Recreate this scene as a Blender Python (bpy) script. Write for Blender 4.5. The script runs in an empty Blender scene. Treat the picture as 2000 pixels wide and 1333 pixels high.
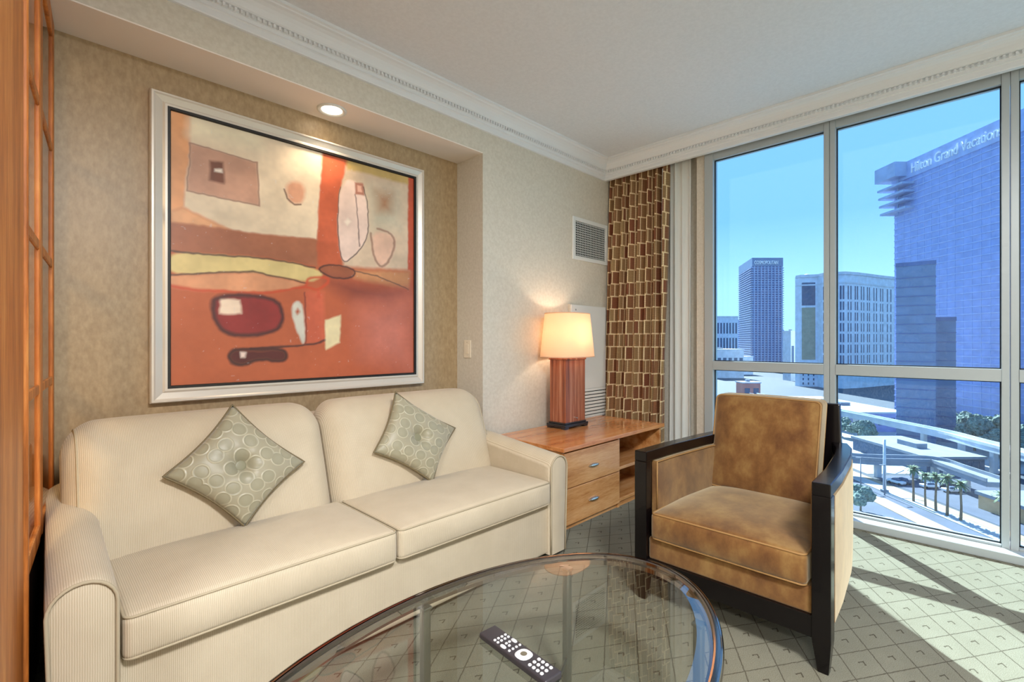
import bpy, bmesh, math, random
import numpy as np
from mathutils import Vector, Matrix

random.seed(7)
scene = bpy.context.scene
C = scene.collection

# ------------------------------------------------------------------ camera
EYE = 1.17
YAW = math.radians(44.69)
CY, SY = math.cos(YAW), math.sin(YAW)
cam_d = bpy.data.cameras.new('camera')
cam = bpy.data.objects.new('camera', cam_d)
C.objects.link(cam)
cam.location = (0, 0, EYE)
cam.rotation_euler = (math.pi / 2, 0, YAW - math.pi / 2)
cam_d.sensor_width = 36
cam_d.lens = 36 * 942 / 2000
cam_d.clip_start = 0.02
cam_d.clip_end = 6000
scene.camera = cam

# ------------------------------------------------------------------ sky, sun, exposure
vs = scene.view_settings
vs.view_transform = 'Standard'
vs.look = 'None'
vs.exposure = 0.33
vs.gamma = 1.0
vs.use_curve_mapping = False

SKY = 1.25
world = bpy.data.worlds.new('world')
scene.world = world
world.use_nodes = True
wn, wl = world.node_tree.nodes, world.node_tree.links
wn.clear()
w_out = wn.new('ShaderNodeOutputWorld')
w_bg = wn.new('ShaderNodeBackground')
w_bg.inputs[1].default_value = SKY
w_tc = wn.new('ShaderNodeTexCoord')
w_sep = wn.new('ShaderNodeSeparateXYZ')
w_rmp = wn.new('ShaderNodeValToRGB')
cr = w_rmp.color_ramp
cr.elements[0].position = 0.0
cr.elements[0].color = (0.52, 0.80, 0.95, 1)
cr.elements[1].position = 1.0
cr.elements[1].color = (0.24, 0.42, 0.80, 1)
for p, c in ((0.10, (0.46, 0.77, 1.0)), (0.22, (0.25, 0.53, 0.96)), (0.45, (0.27, 0.53, 0.95))):
    e = cr.elements.new(p)
    e.color = (*c, 1)
wl.new(w_tc.outputs['Generated'], w_sep.inputs[0])
wl.new(w_sep.outputs['Z'], w_rmp.inputs[0])
wl.new(w_rmp.outputs[0], w_bg.inputs[0])
wl.new(w_bg.outputs[0], w_out.inputs[0])

SUN_DIR = Vector((-0.73, -0.683, -0.863)).normalized()
sun_d = bpy.data.lights.new('sun', 'SUN')
sun_d.energy = 15.5
sun_d.color = (1.0, 0.95, 0.88)
sun_d.angle = math.radians(0.6)
sun = bpy.data.objects.new('sun', sun_d)
C.objects.link(sun)
sun.rotation_euler = SUN_DIR.to_track_quat('-Z', 'Y').to_euler()

# added fill lamps, unseen above and behind the camera (built as fixtures further down)
FILL_LAMP_W = (122.0, 95.0)
FILL_LAMP_COLOR = (0.97, 0.98, 1.0)

# ------------------------------------------------------------------ colour helpers
def lin(r, g, b):
    f = lambda v: (v / 12.92 if v <= 0.04045 else ((v + 0.055) / 1.055) ** 2.4)
    return (f(r / 255), f(g / 255), f(b / 255))

def _new(name):
    m = bpy.data.materials.new(name)
    m.use_nodes = True
    nt = m.node_tree
    b = nt.nodes['Principled BSDF']
    return m, nt.nodes, nt.links, b

def _coords(n, l, scale, src='Object'):
    tc = n.new('ShaderNodeTexCoord')
    mp = n.new('ShaderNodeMapping')
    mp.inputs['Scale'].default_value = scale if isinstance(scale, tuple) else (scale,) * 3
    l.new(tc.outputs[src], mp.inputs[0])
    return mp.outputs[0]

def _bump(n, l, b, height, strength=0.2, dist=0.01):
    bp = n.new('ShaderNodeBump')
    bp.inputs['Strength'].default_value = strength
    bp.inputs['Distance'].default_value = dist
    l.new(height, bp.inputs['Height'])
    l.new(bp.outputs[0], b.inputs['Normal'])

def _ramp(n, l, fac, stops):
    r = n.new('ShaderNodeValToRGB')
    els = r.color_ramp.elements
    els[0].position, els[0].color = stops[0][0], (*stops[0][1], 1)
    els[1].position, els[1].color = stops[-1][0], (*stops[-1][1], 1)
    for p, c in stops[1:-1]:
        e = els.new(p)
        e.color = (*c, 1)
    l.new(fac, r.inputs[0])
    return r.outputs[0]

def _noise(n, l, vec, scale, detail=4, rough=0.55):
    t = n.new('ShaderNodeTexNoise')
    t.inputs['Scale'].default_value = scale
    t.inputs['Detail'].default_value = detail
    t.inputs['Roughness'].default_value = rough
    l.new(vec, t.inputs['Vector'])
    return t.outputs[0]

def plain(name, col, rough=0.5, metal=0.0, spec=0.5, coat=0.0):
    m, n, l, b = _new(name)
    b.inputs['Base Color'].default_value = (*col, 1)
    b.inputs['Roughness'].default_value = rough
    b.inputs['Metallic'].default_value = metal
    b.inputs['Specular IOR Level'].default_value = spec
    b.inputs['Coat Weight'].default_value = coat
    return m

def mottled(name, c1, c2, scale, rough=0.7, bump=0.1, detail=6, lo=0.35, hi=0.65, dist=0.002, spec=0.4, sheen=0.0, stretch=(1, 1, 1)):
    m, n, l, b = _new(name)
    v = _coords(n, l, stretch)
    f = _noise(n, l, v, scale, detail)
    l.new(_ramp(n, l, f, [(lo, c1), (hi, c2)]), b.inputs['Base Color'])
    b.inputs['Roughness'].default_value = rough
    b.inputs['Specular IOR Level'].default_value = spec
    b.inputs['Sheen Weight'].default_value = sheen
    if bump:
        _bump(n, l, b, f, bump, dist)
    return m

def wood(name, c1, c2, c3, grain=(3, 3, 40), rough=0.3, coat=0.2, scale=1.0):
    """grain: mapping scale, small along the fibres"""
    m, n, l, b = _new(name)
    v = _coords(n, l, grain)
    f = _noise(n, l, v, 1.6 * scale, 8, 0.6)
    v2 = _coords(n, l, tuple(g * 5 for g in grain))
    f2 = _noise(n, l, v2, 3.0 * scale, 3, 0.6)
    mx = n.new('ShaderNodeMath')
    mx.operation = 'MULTIPLY_ADD'
    mx.inputs[1].default_value = 0.3
    l.new(f2, mx.inputs[0])
    sc = n.new('ShaderNodeMath')
    sc.operation = 'MULTIPLY'
    sc.inputs[1].default_value = 0.75
    l.new(f, sc.inputs[0])
    l.new(sc.outputs[0], mx.inputs[2])
    l.new(_ramp(n, l, mx.outputs[0], [(0.36, c1), (0.52, c2), (0.68, c3)]), b.inputs['Base Color'])
    b.inputs['Roughness'].default_value = rough
    b.inputs['Coat Weight'].default_value = coat
    b.inputs['Coat Roughness'].default_value = 0.12
    _bump(n, l, b, f2, 0.05, 0.002)
    return m

M = {}
M['ceiling'] = mottled('ceiling_paint', lin(220, 222, 225), lin(226, 228, 231), 60, 0.9, 0.05)
M['crown'] = plain('crown_paint', lin(230, 232, 234), 0.55)
M['wall'] = mottled('wallpaper_pale', lin(206, 198, 182), lin(216, 209, 194), 55, 0.55, 0.12, stretch=(1, 1, 1.0))
M['niche'] = mottled('wallpaper_bronze', lin(158, 133, 98), lin(180, 156, 120), 60, 0.42, 0.05, detail=10, spec=0.6, stretch=(1, 1, .5), lo=.3, hi=.7)
M['soffit'] = plain('soffit_paint', lin(242, 232, 222), 0.7)
M['white_paint'] = plain('white_enamel', lin(225, 226, 222), 0.45)
M['frame_metal'] = plain('window_frame_enamel', lin(172, 180, 182), 0.35, 0.1)
M['gasket'] = plain('black_rubber', lin(24, 30, 36), 0.6)
M['cabinet_wood'] = wood('honey_wood', lin(140, 76, 26), lin(190, 112, 46), lin(218, 146, 74), (9, 9, 0.9), 0.45, 0.0)
M['dark_panel'] = wood('dark_brown_wood', lin(40, 20, 12), lin(58, 30, 18), lin(74, 40, 24), (9, 9, 0.9), 0.4, 0.1)
M['table_wood_top'] = wood('cherry_top', lin(182, 102, 50), lin(210, 134, 74), lin(226, 158, 100), (1.0, 9, 9), 0.2, 0.5)
M['table_wood'] = wood('cherry_front', lin(170, 106, 54), lin(204, 144, 86), lin(222, 168, 112), (1.0, 9, 9), 0.26, 0.3)
M['lamp_wood'] = wood('zebra_wood', lin(84, 36, 20), lin(156, 84, 50), lin(196, 140, 108), (26, 26, 0.5), 0.3, 0.3)
M['lamp_black'] = plain('black_lacquer', lin(28, 28, 32), 0.25, 0, 0.5, 0.4)
M['chair_wood'] = plain('espresso_lacquer', lin(12, 8, 9), 0.2, 0, 0.35, 0.1)
M['nickel'] = plain('brushed_nickel', lin(210, 205, 192), 0.25, 1.0)
M['chrome'] = plain('polished_bronze_chrome', lin(178, 164, 150), 0.12, 1.0)
M['rim_dark'] = plain('bronze_rim', lin(150, 138, 132), 0.07, 1.0)
M['leg_metal'] = plain('satin_steel', lin(150, 152, 146), 0.28, 0.9)
M['art_frame'] = plain('champagne_frame', lin(216, 208, 196), 0.32, 0.25)
M['art_lip'] = plain('black_frame_lip', lin(26, 22, 20), 0.45)
M['remote_body'] = plain('charcoal_plastic', lin(52, 48, 52), 0.32)
M['remote_key'] = plain('silver_keys', lin(196, 194, 194), 0.35)
M['plate'] = plain('switch_plastic', lin(234, 222, 200), 0.4)
M['void'] = plain('duct_black', lin(18, 30, 30), 0.8)

# sofa chenille: fine rib lines
def ribbed(name, c1, c2):
    m, n, l, b = _new(name)
    v = _coords(n, l, 1.0)
    w1 = n.new('ShaderNodeTexWave')
    w1.wave_type = 'BANDS'
    w1.bands_direction = 'X'
    w1.inputs['Scale'].default_value = 63
    w1.inputs['Distortion'].default_value = 0.8
    w1.inputs['Detail'].default_value = 1
    l.new(v, w1.inputs['Vector'])
    nz = _noise(n, l, v, 900, 2)
    big = _noise(n, l, v, 9, 3)
    mx = n.new('ShaderNodeMix')
    mx.inputs[0].default_value = 0.45
    l.new(w1.outputs['Fac'], mx.inputs[2])
    l.new(nz, mx.inputs[3])
    mx2 = n.new('ShaderNodeMix')
    mx2.inputs[0].default_value = 0.3
    l.new(mx.outputs[0], mx2.inputs[2])
    l.new(big, mx2.inputs[3])
    l.new(_ramp(n, l, mx2.outputs[0], [(0.2, c1), (0.75, c2)]), b.inputs['Base Color'])
    b.inputs['Roughness'].default_value = 0.9
    b.inputs['Sheen Weight'].default_value = 0.15
    b.inputs['Specular IOR Level'].default_value = 0.2
    _bump(n, l, b, mx.outputs[0], 0.35, 0.002)
    return m
M['sofa'] = ribbed('ribbed_cream_chenille', lin(180, 164, 138), lin(210, 196, 172))
M['sofa_piping'] = plain('cream_piping', lin(178, 164, 138), 0.85)

def velvet(name, c1, c2, c3, sheen=0.5):
    m, n, l, b = _new(name)
    v = _coords(n, l, (1, 1, 0.7))
    f = _noise(n, l, v, 9, 8, 0.62)
    l.new(_ramp(n, l, f, [(0.34, c1), (0.5, c2), (0.66, c3)]), b.inputs['Base Color'])
    b.inputs['Roughness'].default_value = 0.75
    b.inputs['Sheen Weight'].default_value = sheen
    b.inputs['Sheen Roughness'].default_value = 0.5
    b.inputs['Sheen Tint'].default_value = (*lin(242, 230, 196), 1)
    b.inputs['Specular IOR Level'].default_value = 0.2
    fine = _noise(n, l, v, 420, 2)
    _bump(n, l, b, fine, 0.15, 0.001)
    return m
M['velvet'] = velvet('bronze_velvet', lin(88, 52, 22), lin(114, 76, 36), lin(136, 102, 56), 0.65)
M['velvet_piping'] = plain('bronze_velvet_piping', lin(150, 112, 64), 0.7)

# pillow silk with embroidered rings: UV metres
def ring_silk():
    m, n, l, b = _new('sage_ring_silk')
    v = _coords(n, l, 15.0, 'UV')
    vo = n.new('ShaderNodeTexVoronoi')
    vo.feature = 'F1'
    vo.inputs['Scale'].default_value = 1.0
    vo.inputs['Randomness'].default_value = 0.42
    vo.voronoi_dimensions = '2D'
    l.new(v, vo.inputs['Vector'])
    c = _ramp(n, l, vo.outputs['Distance'], [(0.0, lin(156, 150, 126)), (0.38, lin(150, 144, 120)), (0.42, lin(184, 177, 152)), (0.45, lin(184, 177, 152)), (0.49, lin(160, 152, 128)), (1.0, lin(158, 150, 126))])
    h = _ramp(n, l, vo.outputs['Distance'], [(0.0, (0.55,) * 3), (0.34, (0.3,) * 3), (0.42, (1,) * 3), (0.50, (0.2,) * 3), (1.0, (0.3,) * 3)])
    l.new(c, b.inputs['Base Color'])
    b.inputs['Roughness'].default_value = 0.42
    b.inputs['Sheen Weight'].default_value = 0.25
    _bump(n, l, b, h, 0.5, 0.004)
    return m
M['silk'] = ring_silk()
M['silk_piping'] = plain('olive_cord', lin(112, 98, 68), 0.6)
M['silk_button'] = plain('sage_button_silk', lin(132, 128, 102), 0.4)

# drapery: blocks of tan and russet with cream outlines, UV metres along the cloth
def drape_mat():
    m, n, l, b = _new('block_weave_drapery')
    v = _coords(n, l, 1.0, 'UV')
    br = n.new('ShaderNodeTexBrick')
    br.offset = 0.5
    br.squash = 0.7
    br.squash_frequency = 2
    br.inputs['Scale'].default_value = 1.0
    br.inputs['Mortar Size'].default_value = 0.006
    br.inputs['Mortar Smooth'].default_value = 0.15
    br.inputs['Bias'].default_value = 0.0
    br.inputs['Brick Width'].default_value = 0.085
    br.inputs['Row Height'].default_value = 0.112
    br.inputs['Color1'].default_value = (*lin(132, 76, 48), 1)
    br.inputs['Color2'].default_value = (*lin(168, 140, 96), 1)
    br.inputs['Mortar'].default_value = (*lin(242, 224, 184), 1)
    l.new(v, br.inputs['Vector'])
    w = n.new('ShaderNodeTexWave')
    w.bands_direction = 'Y'
    w.inputs['Scale'].default_value = 26
    w.inputs['Distortion'].default_value = 6
    w.inputs['Detail'].default_value = 3
    l.new(v, w.inputs['Vector'])
    mx = n.new('ShaderNodeMix')
    mx.data_type = 'RGBA'
    mx.blend_type = 'MULTIPLY'
    mx.inputs[0].default_value = 0.55
    l.new(br.outputs['Color'], mx.inputs[6])
    l.new(_ramp(n, l, w.outputs['Fac'], [(0.2, (0.62, 0.5, 0.42)), (0.8, (1.15, 1.1, 1.0))]), mx.inputs[7])
    l.new(mx.outputs[2], b.inputs['Base Color'])
    b.inputs['Roughness'].default_value = 0.8
    b.inputs['Sheen Weight'].default_value = 0.1
    _bump(n, l, b, w.outputs['Fac'], 0.2, 0.001)
    return m
M['drape'] = drape_mat()

def translucent(name, col, t=0.5, alpha=0.0):
    m, n, l, b = _new(name)
    n.remove(b)
    out = n['Material Output']
    d = n.new('ShaderNodeBsdfDiffuse')
    d.inputs[0].default_value = (*col, 1)
    tr = n.new('ShaderNodeBsdfTranslucent')
    tr.inputs[0].default_value = (*col, 1)
    mx = n.new('ShaderNodeMixShader')
    mx.inputs[0].default_value = t
    l.new(d.outputs[0], mx.inputs[1])
    l.new(tr.outputs[0], mx.inputs[2])
    last = mx.outputs[0]
    if alpha:
        tp = n.new('ShaderNodeBsdfTransparent')
        m2 = n.new('ShaderNodeMixShader')
        m2.inputs[0].default_value = alpha
        l.new(last, m2.inputs[1])
        l.new(tp.outputs[0], m2.inputs[2])
        last = m2.outputs[0]
    l.new(last, out.inputs[0])
    return m
M['sheer'] = translucent('sheer_white_voile', lin(244, 246, 242), 0.22, 0.03)
M['shade'] = translucent('linen_lampshade', lin(244, 222, 196), 0.5)

def clear_glass(name, tint, ior=1.45, rough=0.0, dust=0.0):
    """thin architectural pane: fresnel reflection over tinted transparency"""
    m, n, l, b = _new(name)
    n.remove(b)
    out = n['Material Output']
    tp = n.new('ShaderNodeBsdfTransparent')
    tp.inputs[0].default_value = (*tint, 1)
    gl = n.new('ShaderNodeBsdfGlossy')
    gl.inputs['Roughness'].default_value = rough
    # Schlick reflectance that is the same from both sides of the pane
    lw = n.new('ShaderNodeLayerWeight')
    lw.inputs['Blend'].default_value = 0.5
    pw = n.new('ShaderNodeMath')
    pw.operation = 'POWER'
    pw.inputs[1].default_value = 5.0
    l.new(lw.outputs['Facing'], pw.inputs[0])
    f0 = ((ior - 1) / (ior + 1)) ** 2
    fr = n.new('ShaderNodeMath')
    fr.operation = 'MULTIPLY_ADD'
    fr.inputs[1].default_value = 1 - f0
    fr.inputs[2].default_value = f0
    l.new(pw.outputs[0], fr.inputs[0])
    mx = n.new('ShaderNodeMixShader')
    l.new(fr.outputs[0], mx.inputs[0])
    last = tp.outputs[0]
    if dust:
        df = n.new('ShaderNodeBsdfTranslucent')
        df.inputs[0].default_value = (0.75, 0.85, 0.95, 1)
        md = n.new('ShaderNodeMixShader')
        v = _coords(n, l, (1, 1, 0.35))
        f = _noise(n, l, v, 240, 6, 0.75)
        r = _ramp(n, l, f, [(0.42, (0, 0, 0)), (0.75, (dust,) * 3)])
        l.new(r, md.inputs[0])
        l.new(last, md.inputs[1])
        l.new(df.outputs[0], md.inputs[2])
        last = md.outputs[0]
    l.new(last, mx.inputs[1])
    l.new(gl.outputs[0], mx.inputs[2])
    l.new(mx.outputs[0], out.inputs[0])
    return m
M['window_glass'] = clear_glass('blue_tinted_window_glass', (0.80, 0.92, 0.98), 1.35, 0.0, 0.03)  # tint also puts the blue cast of the hazy exterior into the pane
M['table_glass'] = clear_glass('clear_table_glass', (0.90, 0.93, 0.90), 2.6)
M['amber_glass'] = clear_glass('amber_pane_glass', (1.0, 0.84, 0.62), 1.4, 0.02)

def emit(name, col, s):
    m, n, l, b = _new(name)
    b.inputs['Base Color'].default_value = (0, 0, 0, 1)
    b.inputs['Emission Color'].default_value = (*col, 1)
    b.inputs['Emission Strength'].default_value = s
    return m
M['bulb'] = emit('glowing_lens', (1.0, 0.86, 0.66), 6.0)
M['fill_diffuser'] = emit('fill_diffuser_glow', (1.0, 0.9, 0.78), 2.0)  # glow of the added fill fixtures only

# carpet: rhombus line grid, small hooked mark in every cell
def carpet():
    m, n, l, b = _new('diamond_carpet')
    tc = n.new('ShaderNodeTexCoord')
    sp = n.new('ShaderNodeSeparateXYZ')
    l.new(tc.outputs['Object'], sp.inputs[0])
    def mth(op, a, bb=None, clamp=False):
        k = n.new('ShaderNodeMath')
        k.operation = op
        k.use_clamp = clamp
        for i, q in enumerate((a, bb)):
            if q is None:
                continue
            if isinstance(q, (int, float)):
                k.inputs[i].default_value = q
            else:
                l.new(q, k.inputs[i])
        return k.outputs[0]
    wob = _noise(n, l, tc.outputs['Object'], 60, 2)
    wob = mth('MULTIPLY', mth('SUBTRACT', wob, 0.5), 0.05)
    x = mth('DIVIDE', sp.outputs[0], 0.228)
    y = mth('DIVIDE', sp.outputs[1], 0.144)
    p = mth('ADD', mth('SUBTRACT', mth('ADD', x, y), 0.13), wob)
    q = mth('ADD', mth('SUBTRACT', mth('SUBTRACT', x, y), 0.589), wob)
    fp, fq = mth('FRACT', p), mth('FRACT', q)
    dp = mth('ABSOLUTE', mth('SUBTRACT', fp, 0.5))
    dq = mth('ABSOLUTE', mth('SUBTRACT', fq, 0.5))
    line = mth('GREATER_THAN', mth('MAXIMUM', dp, dq), 0.482)
    # hook: outline of a small cell with one side missing
    mm = mth('MAXIMUM', dp, dq)
    hook = mth('MULTIPLY', mth('GREATER_THAN', mm, 0.055), mth('LESS_THAN', mm, 0.095))
    hook = mth('MULTIPLY', hook, mth('GREATER_THAN', mth('ADD', fp, fq), 0.97))
    marks = mth('MAXIMUM', mth('MULTIPLY', line, 0.85), hook)
    fine = _noise(n, l, tc.outputs['Object'], 380, 4, 0.7)
    big = _noise(n, l, tc.outputs['Object'], 6, 4, 0.6)
    base = _ramp(n, l, fine, [(0.3, lin(100, 97, 82)), (0.7, lin(152, 150, 134))])
    tone = n.new('ShaderNodeMix')
    tone.data_type = 'RGBA'
    tone.blend_type = 'MULTIPLY'
    tone.inputs[0].default_value = 0.6
    l.new(base, tone.inputs[6])
    l.new(_ramp(n, l, big, [(0.3, (0.82, 0.80, 0.76)), (0.7, (1.05, 1.04, 1.02))]), tone.inputs[7])
    mx = n.new('ShaderNodeMix')
    mx.data_type = 'RGBA'
    l.new(mth('MULTIPLY', marks, 0.75), mx.inputs[0])
    l.new(tone.outputs[2], mx.inputs[6])
    mx.inputs[7].default_value = (*lin(60, 52, 40), 1)
    l.new(mx.outputs[2], b.inputs['Base Color'])
    b.inputs['Roughness'].default_value = 0.95
    b.inputs['Specular IOR Level'].default_value = 0.1
    hgt = mth('SUBTRACT', mth('MULTIPLY', fine, 0.6), marks)
    _bump(n, l, b, hgt, 0.55, 0.006)
    return m
M['carpet'] = carpet()

# city: building colours are mixed bluish to hold haze and sky-lit shade
def C_(name, c, r=0.7):
    M[name] = mottled(name, tuple(v * 0.9 for v in lin(*c)), tuple(min(1, v * 1.08) for v in lin(*c)), 0.25, r, 0, detail=3)
C_('asphalt', (82, 92, 112)); C_('sidewalk', (176, 182, 184)); C_('sand', (160, 142, 116)); C_('city_ground', (70, 80, 92))
C_('white_concrete', (196, 204, 214)); C_('pale_stucco', (206, 216, 228)); C_('slate_glass', (70, 92, 120))  # last one: even slate blue for windows, car cabins and deck walls
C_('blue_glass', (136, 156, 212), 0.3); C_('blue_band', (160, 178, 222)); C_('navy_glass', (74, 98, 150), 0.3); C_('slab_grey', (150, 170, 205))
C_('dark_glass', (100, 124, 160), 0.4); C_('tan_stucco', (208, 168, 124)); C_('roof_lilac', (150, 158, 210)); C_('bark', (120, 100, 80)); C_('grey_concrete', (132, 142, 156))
C_('letter_white', (236, 240, 246)); C_('ridge', (140, 165, 215)); C_('rust_sign', (206, 130, 116)); C_('gold_panel', (150, 150, 130))
M['foliage'] = mottled('tree_foliage', lin(62, 88, 84), lin(128, 150, 140), 1.6, 0.8, 0.6, detail=5, dist=0.4)
M['palm_leaf'] = mottled('palm_leaf', lin(74, 96, 70), lin(120, 140, 104), 2, 0.7, 0)
M['car_white'] = plain('car_paint_white', lin(230, 232, 236), 0.3, 0, 0.5, 0.5)
M['car_dark'] = plain('car_paint_slate', lin(70, 80, 100), 0.3, 0, 0.5, 0.5)
M['tyre'] = plain('tyre_black', lin(28, 28, 30), 0.8)

# ------------------------------------------------------------------ mesh helpers
def link(name, me, m, parent=None, world=False):
    o = bpy.data.objects.new(name, me)
    C.objects.link(o)
    if m is not None and not me.materials:
        me.materials.append(M[m] if isinstance(m, str) else m)
    if parent is not None:
        o.parent = parent
        if world:
            o.matrix_parent_inverse = parent.matrix_basis.inverted()
    return o

def obj(name, bm, m, parent=None, world=False, smooth=False, angle=None):
    me = bpy.data.meshes.new(name)
    bmesh.ops.recalc_face_normals(bm, faces=bm.faces)
    bm.to_mesh(me)
    bm.free()
    if smooth:
        me.polygons.foreach_set('use_smooth', [True] * len(me.polygons))
        if angle:
            me.set_sharp_from_angle(angle=math.radians(angle))
    me.update()
    return link(name, me, m, parent, world)

def tag(o, label, cat, group=None):
    o['label'] = label
    o['category'] = cat
    if group:
        o['group'] = group
    return o

def struct(o):
    o['kind'] = 'structure'
    return o

def thing(name, label, cat, loc=(0, 0, 0), rotz=0.0, group=None, rot=None):
    o = bpy.data.objects.new(name, None)
    o.empty_display_size = 0.1
    C.objects.link(o)
    o.location = loc
    o.rotation_euler = rot if rot else (0, 0, rotz)
    return tag(o, label, cat, group)

def box(x0, x1, y0, y1, z0, z1, bm=None, bev=0.0, seg=2):
    own = bmesh.new()
    r = bmesh.ops.create_cube(own, size=1)
    for v in own.verts:
        v.co = Vector(((x0 + x1) / 2 + v.co.x * (x1 - x0), (y0 + y1) / 2 + v.co.y * (y1 - y0), (z0 + z1) / 2 + v.co.z * (z1 - z0)))
    if bev:
        bmesh.ops.bevel(own, geom=list(own.edges), offset=bev, segments=seg, affect='EDGES', profile=0.6)
    if bm is None:
        return own
    merge(bm, own)
    return bm

def merge(bm, own):
    me = bpy.data.meshes.new('tmp')
    own.to_mesh(me)
    own.free()
    bm.from_mesh(me)
    bpy.data.meshes.remove(me)

def prism(pts, z0, z1, bm=None, frame=None):
    """polygon (list of 2D) extruded z0..z1; frame maps (a,b,c) to xyz"""
    bm = bm or bmesh.new()
    fr = frame or (lambda a, b, c: (a, b, c))
    lo = [bm.verts.new(fr(a, b, z0)) for a, b in pts]
    hi = [bm.verts.new(fr(a, b, z1)) for a, b in pts]
    n = len(pts)
    bm.faces.new(lo[::-1])
    bm.faces.new(hi)
    for i in range(n):
        j = (i + 1) % n
        bm.faces.new((lo[i], lo[j], hi[j], hi[i]))
    return bm

def tube(path, rad, bm=None, seg=8, closed=False, caps=True):
    bm = bm or bmesh.new()
    P = [Vector(p) for p in path]
    n = len(P)
    rings = []
    up0 = None
    for i in range(n):
        if closed:
            t = P[(i + 1) % n] - P[i - 1]
        else:
            t = P[min(i + 1, n - 1)] - P[max(i - 1, 0)]
        t.normalize()
        if up0 is None:
            up0 = Vector((0, 0, 1)) if abs(t.z) < 0.9 else Vector((1, 0, 0))
        a = up0 - t * up0.dot(t)
        if a.length < 1e-5:
            a = t.orthogonal()
        a.normalize()
        up0 = a
        b = t.cross(a)
        r = rad[i] if isinstance(rad, (list, tuple)) else rad
        rings.append([bm.verts.new(P[i] + (a * math.cos(2 * math.pi * k / seg) + b * math.sin(2 * math.pi * k / seg)) * r) for k in range(seg)])
    m = n if closed else n - 1
    for i in range(m):
        A, B = rings[i], rings[(i + 1) % n]
        for k in range(seg):
            bm.faces.new((A[k], A[(k + 1) % seg], B[(k + 1) % seg], B[k]))
    if not closed and caps:
        bm.faces.new(rings[0][::-1])
        bm.faces.new(rings[-1])
    return bm

def grid_faces(bm, rows, close_u=False, close_v=False):
    nr, nc = len(rows), len(rows[0])
    for i in range(nr if close_v else nr - 1):
        for j in range(nc if close_u else nc - 1):
            a, b = rows[i], rows[(i + 1) % nr]
            bm.faces.new((a[j], a[(j + 1) % nc], b[(j + 1) % nc], b[j]))

def rbox(size, r, n=(8, 8, 4), seg=4, fn=None, bm=None):
    """rounded box centred on the origin; fn(x, y, z) -> moved point"""
    bm = bm or bmesh.new()
    h = [s / 2 for s in size]
    rr = min(r, min(h) * 0.999)
    ax = []
    for i in range(3):
        inner = h[i] - rr
        low = [-inner - rr * math.tan(math.pi / 4 * (1 - k / seg)) for k in range(seg)]
        mid = [-inner + 2 * inner * k / n[i] for k in range(n[i] + 1)]
        ax.append(low + mid + [-v for v in low[::-1]])
    cache = {}
    def vert(i, j, k):
        key = (i, j, k)
        if key not in cache:
            p = [ax[0][i], ax[1][j], ax[2][k]]
            q = [max(-(h[a] - rr), min(h[a] - rr, p[a])) for a in range(3)]
            d = Vector([p[a] - q[a] for a in range(3)])
            if d.length > 1e-9:
                d = d.normalized() * rr
            v = Vector(q) + d
            if fn:
                v = Vector(fn(*v))
            cache[key] = bm.verts.new(v)
        return cache[key]
    N = [len(a) - 1 for a in ax]
    for (a, b, c) in ((0, 1, 2), (0, 2, 1), (1, 2, 0)):
        for side in (0, N[c]):
            for i in range(N[a]):
                for j in range(N[b]):
                    def idx(ii, jj):
                        t = [0, 0, 0]
                        t[a], t[b], t[c] = ii, jj, side
                        return vert(*t)
                    bm.faces.new((idx(i, j), idx(i + 1, j), idx(i + 1, j + 1), idx(i, j + 1)))
    return bm

def rrect(hx, hy, r, seg=5, per=10):
    pts = []
    for cx, cy, a0 in ((hx - r, hy - r, 0), (-hx + r, hy - r, 90), (-hx + r, -hy + r, 180), (hx - r, -hy + r, 270)):
        for k in range(seg + 1):
            a = math.radians(a0 + 90 * k / seg)
            pts.append((cx + r * math.cos(a), cy + r * math.sin(a)))
    out = []
    for i, p in enumerate(pts):
        q = pts[(i + 1) % len(pts)]
        d = math.hypot(q[0] - p[0], q[1] - p[1])
        k = max(1, int(d / 0.05))
        out += [(p[0] + (q[0] - p[0]) * t / k, p[1] + (q[1] - p[1]) * t / k) for t in range(k)]
    return out

def copy_thing(root, loc=None, rotz=None, label=None):
    r = root.copy()
    C.objects.link(r)
    if loc is not None:
        r.location = loc
    if rotz is not None:
        r.rotation_euler = (0, 0, rotz)
    if label:
        r['label'] = label
    for ch in list(root.children):
        c = ch.copy()
        C.objects.link(c)
        c.parent = r
        for g in list(ch.children):
            d = g.copy()
            C.objects.link(d)
            d.parent = c
    return r

# ================================================================== SETTING
YW, YN = 2.48, 2.76            # wall plane, niche back plane
CEIL = 2.775
XL, XR, YB = -3.2, 3.90, -2.3
NX0, NX1, NZ = -0.04, 2.221, 2.465

struct(obj('floor', box(XL - .2, XR - .02, YB - .2, YN + .2, -0.12, 0.0), 'carpet'))
struct(obj('ceiling', box(XL - .2, XR + .2, YB - .2, YN + .2, CEIL, CEIL + 0.15), 'ceiling'))
wl_ = bpy.data.objects.new('wall_left', None)
C.objects.link(wl_)
struct(wl_)
obj('niche_back', box(NX0, NX1 + .02, YN, YN + .12, 0, NZ + .02), 'niche', wl_)
obj('wall_panel', box(NX1, XR + .1, YW, YN + .1, 0, CEIL), 'wall', wl_)
obj('wall_panel', box(XL - .1, NX0, YW, YN + .1, 0, CEIL), 'wall', wl_)
obj('wall_panel', box(NX0, NX1, YW, YN + .1, NZ + .006, CEIL), 'wall', wl_)
obj('soffit', box(NX0, NX1, YW + .001, YN, NZ, NZ + .006), 'soffit', wl_)
struct(obj('wall_back', box(XL - .12, XL, YB, YN, 0, CEIL), 'wall'))
struct(obj('wall_right', box(XL, XR + .1, YB - .12, YB, 0, CEIL), 'wall'))
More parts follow.
